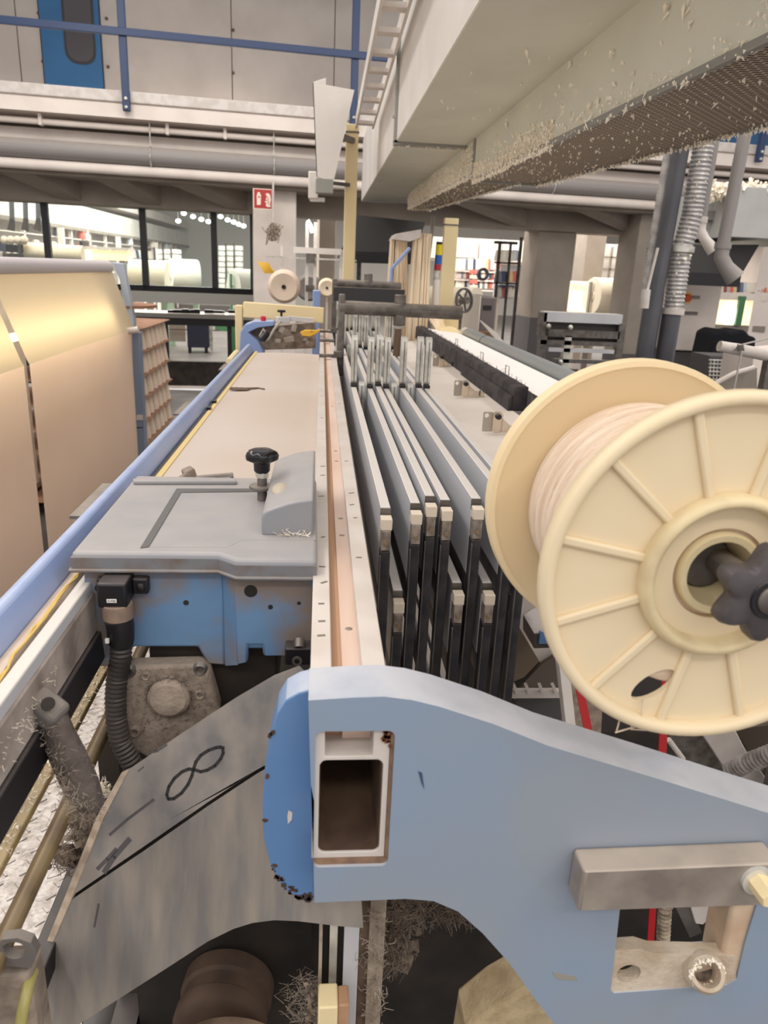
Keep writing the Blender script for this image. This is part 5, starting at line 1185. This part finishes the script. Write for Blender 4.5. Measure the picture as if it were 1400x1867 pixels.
MB().lathe([(.0105, -.0118), (.0140, -.0118), (.0145, -.0100), (.0105, -.0095)], kc, AX, 24, True).build('seal_ring', black, sh)
MB().lathe([(0, -.0145), (.0085, -.0143), (.0102, -.013), (.0102, .07), (0, .07)], kc, AX, 20).build('spindle', steel_d, sh)
MB().tube([C0 + AX * .03, C1 + AX * .14], .02, 16).build('axle', steel_d, sh)
MB().bar((SX, YS2 + .13, SZ), (.66, YS2 + .13, SZ - .02), .03, .03).build('holder_arm', steel_d, sh)
MB().box(.63, .69, YS2 + .10, YS2 + .16, .0, SZ + .02).build('holder_post', steel_d, sh, bevel=.004)

# ------------------------------------------------------------------ grey guard sheet with a drawn 8
gA, gB, gD = P(500, 1235, Y=.72), P(235, 1405, Y=.72), P(560, 1680, Y=.625)
gn = (gB - gA).cross(gD - gA).normalized()
if gn.dot(CAM - gA) < 0: gn = -gn
gu = (gA - gB).normalized(); gv = gn.cross(gu)
def gp(px, py): q = onplane(px, py, gA, gn) - gA; return (q.dot(gu), q.dot(gv))
gf = (gA, gu, gv, gn)
gd = thing('guard_sheet', 'scuffed grey sheet-metal guard with a hand-drawn 8, below the drive box', 'guard', gA)
MB().prism([gp(*p) for p in ((236, 1402), (300, 1358), (360, 1318), (430, 1272), (500, 1231), (545, 1214), (600, 1270), (560, 1370), (480, 1397), (466, 1405), (380, 1462), (260, 1545), (133, 1632), (150, 1585), (190, 1490))], -.002, .0, fr=gf).build('upper_sheet', guardm, gd, bevel=.0006)
MB().prism([gp(*p) for p in ((131, 1640), (260, 1553), (380, 1469), (468, 1411), (482, 1403), (560, 1376), (650, 1500), (662, 1692), (620, 1689), (545, 1680), (500, 1678), (460, 1683), (425, 1694), (380, 1716), (300, 1768), (200, 1832), (110, 1890), (20, 1950), (52, 1840), (90, 1735))], -.002, .0, fr=gf).build('lower_sheet', guardm2, gd, bevel=.0006)
MB().prism([gp(*p) for p in ((222, 1408), (236, 1402), (190, 1490), (131, 1640), (90, 1735), (52, 1840), (20, 1950), (8, 1950), (40, 1836), (78, 1735), (118, 1636), (176, 1490))], -.006, .001, fr=gf).build('edge_trim', M('dusty_edge', (196, 178, 158), .9, col2=(170, 150, 132), scale=60, bump=.3), gd, bevel=.0008)
MB().prism([gp(*p) for p in ((120, 1625), (260, 1530), (470, 1390), (540, 1370), (540, 1400), (480, 1425), (270, 1570), (130, 1665))], -.012, -.008, fr=gf).build('joint_backing', dark, gd)
def ribbon(mb, pts, w):
    q = [Vector((*gp(*p), 0)) for p in pts]
    for a, b in zip(q, q[1:]):
        d = (b - a).normalized(); n_ = Vector((-d.y, d.x, 0)) * w; a2 = a - d * w * .4; b2 = b + d * w * .4
        mb.prism([tuple((a2 + n_)[:2]), tuple((a2 - n_)[:2]), tuple((b2 - n_)[:2]), tuple((b2 + n_)[:2])], .0001, .0003, fr=gf)
m = MB()
eight = [(408, 1364), (402, 1362), (394, 1363), (380, 1368), (366, 1377), (357, 1389), (353, 1402), (350, 1414), (343, 1430), (331, 1446), (317, 1456), (307, 1457), (304, 1449), (308, 1434), (318, 1419), (332, 1407), (344, 1402), (354, 1403), (366, 1407), (378, 1404), (392, 1396), (402, 1384), (407, 1373), (406, 1365)]
ribbon(m, eight, .0018); m.build('drawn_eight', inkm, gd)
m = MB()
ribbon(m, [(276, 1372), (286, 1370), (304, 1358)], .001); ribbon(m, [(252, 1406), (262, 1398)], .0008)
ribbon(m, [(200, 1522), (232, 1494), (280, 1458)], .0016)
ribbon(m, [(178, 1584), (196, 1566), (212, 1548)], .0022); ribbon(m, [(190, 1590), (208, 1562), (236, 1530)], .003)
ribbon(m, [(180, 1648), (172, 1690)], .0012)
m.build('scuff_marks', M('dark_scuff', (86, 82, 84), .5), gd, kind='stuff')
# ------------------------------------------------------------------ below the guard: drums, uprights, lint
un = LM
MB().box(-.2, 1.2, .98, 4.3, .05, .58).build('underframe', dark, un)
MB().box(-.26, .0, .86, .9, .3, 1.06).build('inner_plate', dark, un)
MB().box(-.30, -.262, .75, 4.3, .3, .5).build('inner_rail', black, un)
q = P(405, 1850, Y=.80); MB().lathe([(0, -.03), (.05, -.03), (.062, -.026), (.066, -.02), (.066, -.004), (.062, 0), (.062, .02), (.067, .024), (.067, .05), (0, .05)], q, (0.1, 1, 0), 32).build('drive_drum', M('dusty_drum', (96, 76, 62), .7, col2=(70, 56, 48), scale=10), un)
q = P(420, 1985, Y=.66); MB().lathe([(0, -.03), (.06, -.03), (.078, -.026), (.082, -.01), (.078, 0), (.082, .01), (.082, .03), (0, .03)], q, (0.1, 1, 0), 40).build('drive_drum', M('dusty_drum2', (150, 126, 104), .7, col2=(96, 78, 64), scale=10), un)
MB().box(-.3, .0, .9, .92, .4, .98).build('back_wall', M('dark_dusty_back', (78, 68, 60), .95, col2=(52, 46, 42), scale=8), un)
for nm, x0, x1, yy, mt in (('thin_edge', 581, 587, .645, lintg), ('slide_body', 587, 654, .66, dark), ('slide_rail', 600, 614, .652, steel), ('slide_plate', 626, 653, .65, alu), ('brown_upright', 654, 671, .65, M('brown_grime', (104, 86, 70), .9, col2=(84, 68, 58), scale=40)), ('linty_upright', 671, 699, .645, lintg)):
    a = P(x0, 1750, Y=yy).x; b = P(x1, 1750, Y=yy).x; MB().box(a, b, yy, yy + .03, .55, .985).build(nm, mt, un)
q = P(580, 1838, Y=.60); r_ = P(616, 1838, Y=.60)
MB().box(q.x, r_.x, .60, .63, .62, q.z).build('cream_block', paint_c, un, bevel=.002); MB().box(r_.x, P(637, 1838, Y=.6).x, .605, .63, .62, q.z - .004).build('timber_block', timber, un, bevel=.002)
m = MB()
for i in range(900):
    px = 730 + random.gauss(0, 13); py = 1630 + random.random() ** .9 * 135; px -= (py - 1640) * .12
    m.hair(P(px, py, Y=.66 + random.random() * .03), random.uniform(.008, .02), .0005)
for i in range(160): m.clump(P(730 + random.gauss(0, 11) - random.random() * 8, random.uniform(1640, 1755), Y=.675), random.uniform(.006, .012))
for i in range(420): m.hair(P(random.uniform(760, 860), random.uniform(1640, 1672) + 0, Y=.66), random.uniform(.01, .024), .0005)
for i in range(120): m.clump(P(random.uniform(750, 850), random.uniform(1640, 1664), Y=.675), random.uniform(.006, .011))
m.build('hanging_lint', lintd, un, kind='stuff')
m = MB()
for i in range(260):
    px = random.choice((590, 560, 600)) + random.gauss(0, 12); py = random.uniform(1780, 1870); m.hair(P(px - 14, py, Y=.68), random.uniform(.008, .02), .0004)
for i in range(40): m.clump(P(575 + random.gauss(0, 10), random.uniform(1790, 1870), Y=.68), random.uniform(.005, .01))
for i in range(160): m.hair(P(685 + random.gauss(0, 11), random.uniform(1660, 1867), Y=.64), random.uniform(.006, .014), .0005)
m.build('grey_fluff', lintg, un, kind='stuff')
# ------------------------------------------------------------------ lower left: tread plate, rails, linty lever
tp = thing('tread_plate', 'bright checker tread plate deep below the rails at lower left', 'floor plate', (-.5, 1.2, .44))
MB().box(-.62, -.36, .2, 2.2, .44, .446).build('plate', tread, tp)
m = MB()
for i in range(60):
    for j in range(7):
        a = .785 if (i + j) % 2 else -.785; m.obox((-.6 + j * .036, .25 + i * .03, .447), (.018, .004, .002), (0, 0, a))
m.build('tread_bars', tread, tp, kind='stuff')
def yrail(name, ratio, z, w, h, mat, y0, y1, lab, rnd=False, cat='rail'):
    x = ratio * (z - 1.6); m = MB()
    if rnd: m.tube([(x, y0, z), (x, y1, z)], w, 14)
    else: m.box(x - w, x + w, y0, y1, z - h, z)
    o = m.build(name, mat, LM, bevel=0 if rnd else .002)
    return o
yrail('side_rail', .553, 1.04, .012, .010, ochre, .3, 1.9, '')
yrail('tie_rod', .468, 1.0, .0095, 0, M('ochre_rod', (150, 128, 88), .45, .2, col2=(104, 84, 58), scale=14, dust=.3), .3, 1.9, '', True)
yrail('black_rail', .405, .86, .011, .03, black, .3, 1.4, '')
m = MB()
for i in range(420):
    y = random.uniform(.42, 1.0); m.hair((-.553 * .56 + random.uniform(-.011, .011), y, 1.041), random.uniform(.003, .010), .0004)
for i in range(160): m.clump((-.553 * .56 + random.uniform(-.010, .010), random.uniform(.42, 1.1), 1.04), random.uniform(.002, .005), 1, 0)
m.build('rail_lint', lintm, LM, kind='stuff')
lv = thing('linty_lever', 'lint-covered cast lever with a hole at its top, lower left beside the channel', 'lever', P(150, 1480, Y=.6))
Lp = P(92, 1300, Y=.62); Lq = P(122, 1375, Y=.61); Lr = P(165, 1470, Y=.60)
MB().tube([Lp, Lp.lerp(Lq, .5), Lq, Lq.lerp(Lr, .6), Lr], [.018, .019, .022, .022, .018], 14, True, .7).build('lever_arm', M('linty_iron', (108, 98, 92), .9, col2=(84, 76, 70), scale=40, bump=.5), lv, smooth=60)
MB().obox(P(84, 1292, Y=.615), (.034, .026, .024), (.2, .6, -.3)).build('lever_head', M('grey_iron', (112, 106, 102), .7, dust=.3), lv, bevel=.006, seg=3)
MB().tube([P(88, 1283, Y=.594), P(87, 1284, Y=.604)], .006, 12).build('lever_hole', dark, lv)
m = MB()
for i in range(700):
    t = random.random(); c = Lp.lerp(Lr, t) if random.random() < .4 else Lq.lerp(Lr, random.random()); d = Vector((random.gauss(0, 1), -abs(random.gauss(0, 1)), random.gauss(0, 1) + .4)).normalized()
    m.hair(c + Vector((d.x * .7, d.y * 1, d.z * .8)) * .021, random.uniform(.003, .010), .0003)
m.build('lint_fibres', lintg, lv, kind='stuff')
def fluff(lab, px, py, Y, r, n, mat, sx=1, sz=1):
    m = MB(); c = P(px, py, Y=Y)
    for i in range(n):
        p = c + Vector((random.gauss(0, .45) * r * sx, random.gauss(0, .4) * r, random.gauss(0, .4) * r * sz))
        if i % 4 == 0: m.clump(p, r * .35)
        else: m.hair(p, r * random.uniform(.4, .9), .0005)
    m.ball(c, r * .55, 12, 8, (sx, 1, sz))
    return m.build('lint_clump', mat, smooth=0, kind='stuff', label=lab, cat='lint')
fluff('matted grey-brown lint clump beside the guard edge below the lever', 160, 1500, .76, .028, 260, lintg)
fluff('brown lint clump hanging under the tie rod by the guard edge', 122, 1560, .74, .022, 200, lintd)
fluff('white lint tuft stuck under the channel at the left edge', 32, 1396, .86, .02, 160, M('white_lint', (232, 226, 222), 1), 1.4)
fluff('small white lint tuft on the black guide above the lever', 108, 1283, .86, .008, 60, M('white_lint', (232, 226, 222), 1))
fluff('cream lint tuft at the foot of the corrugated hose', 182, 1440, .76, .012, 110, lintm)
rc2 = thing('ring_clamp', 'grey ring clamp with a round hole at the lower left edge', 'clamp', P(30, 1750, Y=.53))
c = P(26, 1733, Y=.53)
MB().prism([(c.x - .015, c.z - .018), (c.x + .012, c.z - .022), (c.x + .019, c.z - .006), (c.x + .015, c.z + .008), (c.x + .004, c.z + .0145), (c.x - .010, c.z + .013), (c.x - .0155, c.z + .0)], .53, .54, holes=[circ(c.x, c.z, .0095, n=18)]).build('clamp_body', M('grey_iron', (120, 114, 110), .7, dust=.3), rc2, bevel=.003)
MB().box(c.x - .05, c.x + .012, .525, .56, .8, c.z - .025).build('clamp_base', brown, rc2, bevel=.004)
gh = MB().tube([P(60, 1772, Y=.54), P(52, 1795, Y=.525), P(42, 1840, Y=.51), P(32, 1900, Y=.50)], .0052, 12)
gh.build('pneumatic_hose', M('yellow_green_hose', (164, 156, 92), .35, col2=(180, 168, 112), scale=30), label='translucent yellow-green hose at the bottom left corner', cat='hose', smooth=60)
# ------------------------------------------------------------------ lower right, through and around the bracket
cs = thing('dusty_casting', 'dust-covered pale casting with a tube boss seen through the bracket window', 'casting', P(1230, 1790, Y=.53))
dusty = M('pale_dusty_casting', (206, 192, 174), .95, col2=(184, 164, 142), scale=24, bump=.5)
YK = .5165
pts = [P(x, y, Y=YK) for x, y in ((1090, 1738), (1120, 1733), (1165, 1730), (1190, 1738), (1340, 1742), (1345, 1840), (1085, 1850))]
MB().prism([(p.x, p.z) for p in pts], YK, YK + .014, holes=[circ(P(1146, 1775, Y=YK).x, P(1146, 1775, Y=YK).z, .012, .011, n=20)]).build('cast_bar', dusty, cs)
c = P(1146, 1775, Y=YK + .012); MB().box(c.x - .017, c.x + .017, YK + .0135, YK + .016, c.z - .02, c.z + .02).build('bore', dark, cs)
c = P(1280, 1768, Y=.515); d = Vector((-.2, -.75, .62)).normalized()
MB().lathe([(.0105, .01), (.0112, -.014), (.0122, -.018), (.0155, -.018), (.0185, -.012), (.019, .03), (.012, .03)], c, d * -1, 28, False).build('tube_boss', dusty, cs, smooth=50)
MB().lathe([(0, .004), (.0115, .004)], c, d * -1, 16).build('boss_bore', M('linty_bore', (92, 82, 74), .95, col2=(140, 124, 108), scale=80), cs)
pts = [P(x, y, Y=.517) for x, y in ((1338, 1640), (1400, 1640), (1400, 1840), (1300, 1840), (1318, 1740))]
MB().prism([(p.x, p.z) for p in pts], .5175, .555).build('cast_side', M('warm_dusty_casting', (216, 196, 172), .9, col2=(190, 160, 134), scale=14), cs, bevel=.004)
m = MB()
for i in range(200): m.clump(P(random.uniform(1115, 1175), 1733, Y=.535) + Vector((0, 0, random.uniform(-.002, .003))), random.uniform(.002, .004))
for i in range(200): a = random.random() * 6.28; m.clump(c + Vector((math.cos(a), 0, math.sin(a))) * .0155 + d * .016, random.uniform(.0015, .003))
m.build('lint', lintm, cs, smooth=0, kind='stuff')
c2 = thing('lower_casting', 'linty cream casting corner at the bottom below the bracket arm', 'casting', P(940, 1900, Y=.66))
pts = [P(x, y, Y=.66) for x, y in ((850, 1880), (905, 1836), (965, 1802), (985, 1800), (1010, 1826), (1040, 1900), (1030, 2000), (830, 2000))]
MB().prism([(p.x, p.z) for p in pts], .66, .72).build('cast_plate', M('linty_cream_casting', (206, 186, 150), .95, col2=(180, 158, 124), scale=30, bump=.5), c2, bevel=.006, seg=3)
rb = thing('red_strap', 'narrow red strap passing behind the spool and the bracket arm, nearest the frame ends', 'strap', P(1060, 1500, Y=.98))
MB().bar(P(1044, 1196, Y=1.06), P(1078, 1360, Y=.96), .013, .002, (0, -1, 0)).build('strap', redstrap, rb)
rb2 = thing('red_strap', 'narrow red strap hanging behind the bracket window beside the ribbed spring hose', 'strap', P(1186, 1740, Y=.8))
MB().bar(P(1214, 1230, Y=.84), P(1207, 1380, Y=.80), .011, .002, (0, -1, 0)).bar(P(1207, 1380, Y=.80), P(1183, 1760, Y=.76), .0095, .002, (0, -1, 0)).build('strap', redstrap, rb2)
sp2 = thing('spring_hose', 'beige ribbed hose hanging beside the red strap in the bracket window', 'hose', P(1205, 1740, Y=.78))
corr('ribbed_hose', sp2, [P(1222, 1600, Y=.79), P(1212, 1660, Y=.78), P(1206, 1760, Y=.77)], .0098, M('beige_hose', (176, 160, 140), .7, col2=(120, 106, 92), scale=60), .0062, 14, .22)
sp3 = thing('spring_hose', 'grey ribbed hose lying across the white plate at the right edge under the spool', 'hose', P(1370, 1400, Y=.78))
corr('ribbed_hose', sp3, [P(1330, 1406, Y=.80), P(1360, 1392, Y=.78), P(1440, 1362, Y=.74)], .0125, M('grey_hose', (150, 142, 138), .6, col2=(112, 104, 100), scale=60), .006, 16, .18)
wp = thing('white_plate', 'white diagonal plate under the spool at the right edge', 'plate', P(1330, 1410, Y=.86))
pts = [P(x, y, Y=.86) for x, y in ((1268, 1320), (1330, 1310), (1362, 1372), (1420, 1450), (1420, 1500), (1350, 1470), (1322, 1402))]
MB().prism([(p.x, p.z) for p in pts], .86, .88).build('plate', white, wp, bevel=.002)
pts = [P(x, y, Y=.9) for x, y in ((1215, 1330), (1272, 1325), (1325, 1405), (1250, 1400))]
MB().prism([(p.x, p.z) for p in pts], .9, .93).build('grey_side', M('fuzzy_grey', (120, 114, 108), .95, col2=(88, 80, 72), scale=50, bump=.5), wp)
MB().tube([P(1218, 1348, Y=.85), P(1245, 1384, Y=.85)], .004, 8).build('pale_edge', white, wp)
pts = [P(x, y, Y=.95) for x, y in ((1340, 1330), (1420, 1320), (1420, 1375), (1365, 1372))]
MB().prism([(p.x, p.z) for p in pts], .95, .97).build('dark_side', M('dark_brown_side', (72, 62, 52), .8), wp)
wq = thing('white_bracket', 'white painted bracket with a dark slot behind the bracket window', 'bracket', P(1290, 1690, Y=.82))
pts = [P(x, y, Y=.82) for x, y in ((1255, 1640), (1345, 1630), (1335, 1672), (1290, 1678), (1282, 1686), (1268, 1684))]
MB().prism([(p.x, p.z) for p in pts], .82, .84).build('bracket_plate', white, wq, bevel=.001); MB().bar(P(1238, 1640, Y=.83), P(1266, 1700, Y=.83), .02, .01, (0, -1, 0)).build('grey_arm', steel_d, wq); pb(MB(), 1292, 1676, 1330, 1710, .84, .03).build('dark_slot', M('dark_brown_side', (72, 62, 52), .8), wq)
# between the frame ends and the spool
ss = thing('warp_sensor', 'small grey and blue sensor block beside the heald frame ends', 'sensor', P(985, 1180, Y=1.2))
a = P(952, 1165, Y=1.2)
MB().add([P(953, 1120, Y=1.25), P(1000, 1090, Y=1.34), P(1030, 1100, Y=1.34), P(1030, 1155, Y=1.2), P(973, 1155, Y=1.2),
          P(953, 1148, Y=1.25), P(1000, 1110, Y=1.34), P(1030, 1120, Y=1.34), P(1030, 1181, Y=1.2), P(973, 1183, Y=1.2)],
         [(0, 1, 2, 3, 4), (9, 8, 7, 6, 5), (0, 5, 6, 1), (1, 6, 7, 2), (2, 7, 8, 3), (3, 8, 9, 4), (4, 9, 5, 0)]).build('sensor_body', M('sensor_grey', (92, 82, 78), .5, dust=1, dcol=(206, 198, 194)), ss, bevel=.002)
pb(MB(), 984, 1152, 1010, 1174, 1.192, .008).build('blue_cover', blue_d, ss); c = P(995, 1141, Y=1.24); MB().lathe([(0, .001), (.006, .0005)], (c.x, 1.23, c.z), (0, -.4, .9), 14).build('sensor_hole', black, ss)
sx = thing('warp_side_panel', 'pale folded side panel dropping beside the black frame end bars', 'panel', P(960, 1240, Y=1.32))
pts = [P(x, y, Y=1.38) for x, y in ((925, 1050), (1060, 1050), (1060, 1260), (982, 1206), (944, 1140))]
MB().prism([(p.x, p.z) for p in pts], 1.38, 1.4).build('panel', lease, sx)
pts = [P(x, y, Y=1.36) for x, y in ((930, 1120), (944, 1140), (983, 1206), (955, 1235), (930, 1245))]
MB().prism([(p.x, p.z) for p in pts], 1.36, 1.38).build('brown_web', M('brown_web', (120, 104, 88), .8), sx)
pts = [P(x, y, Y=1.37) for x, y in ((955, 1235), (983, 1206), (1030, 1175), (1030, 1270), (935, 1270))]
MB().prism([(p.x, p.z) for p in pts], 1.355, 1.365).build('dark_web', M('dark_web', (104, 92, 84), .8), sx)
cbm = thing('comb_rail', 'pale toothed comb rail beside the black frame end bars', 'comb', P(975, 1270, Y=1.1))
pb(MB(), 925, 1261, 1022, 1273, 1.1, .012).build('comb_bar', white, cbm)
for px in (939, 961, 986, 1010):
    MB().bar(P(px - 3, 1247, Y=1.1), P(px + 3, 1263, Y=1.1), .005, .008, (0, -1, 0)).build('tooth', white, cbm)
pb(MB(), 940, 1274, 1024, 1330, 1.13, .01).build('lower_plate', conc_k, cbm)
wpst = thing('white_strut', 'narrow white strut behind the spool, left of the red strap', 'strut', P(1030, 1330, Y=1.02))
MB().bar(P(1018, 1150, Y=1.06), P(1040, 1345, Y=.98), .016, .02, (0, -1, 0)).build('strut', white, wpst, bevel=.001)
bp = thing('beige_panel', 'narrow beige linty panel behind the red strap', 'panel', P(1060, 1330, Y=1.14))
pts = [P(x, y, Y=1.14) for x, y in ((1024, 1160), (1100, 1260), (1092, 1400), (1030, 1400))]
MB().prism([(p.x, p.z) for p in pts], 1.14, 1.16).build('panel', M('linty_beige', (176, 158, 142), .95, col2=(150, 132, 118), scale=60, bump=.4), bp)
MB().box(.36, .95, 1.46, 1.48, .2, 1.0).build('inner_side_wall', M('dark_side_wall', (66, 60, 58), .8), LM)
# stays that carry the small plates and hoses on the loom's underframe
for t_, (px, py, Y_) in ((wp, (1345, 1420, .885)), (wq, (1300, 1660, .845)), (c2, (960, 1880, .715))):
    q = P(px, py, Y=Y_)
    MB().tube([q, (q.x + .02, max(q.y + .03, 1.0), q.z - .06), (q.x + .02, 1.0, .5)], .008, 8).build('stay', steel_d, t_)
q = P(1420, 1371, Y=.755); MB().tube([P(1438, 1363, Y=.742), q + Vector((.08, .05, .0)), q + Vector((.14, .25, -.3)), (q.x + .14, 1.05, .57)], .010, 10).build('hose_tail', steel_d, sp3)
for t_, (x_, y_) in ((bpy.data.objects['machine_cover'], (P(1400, 740, Y=3.7).x, 3.7)), (bpy.data.objects['wire_basket'], (P(1328, 700, Y=4.75).x, 4.75)), (bpy.data.objects['tied_tube'], (P(1405, 652, Y=3.0).x, 3.0))):
    zt2 = W0[t_.name].z + (.02 if t_.name != 'machine_cover' else -.1)
    MB().box(x_ - .02, x_ + .02, y_ - .02, y_ + .02, 0, zt2).build('leg', steel_d, t_)
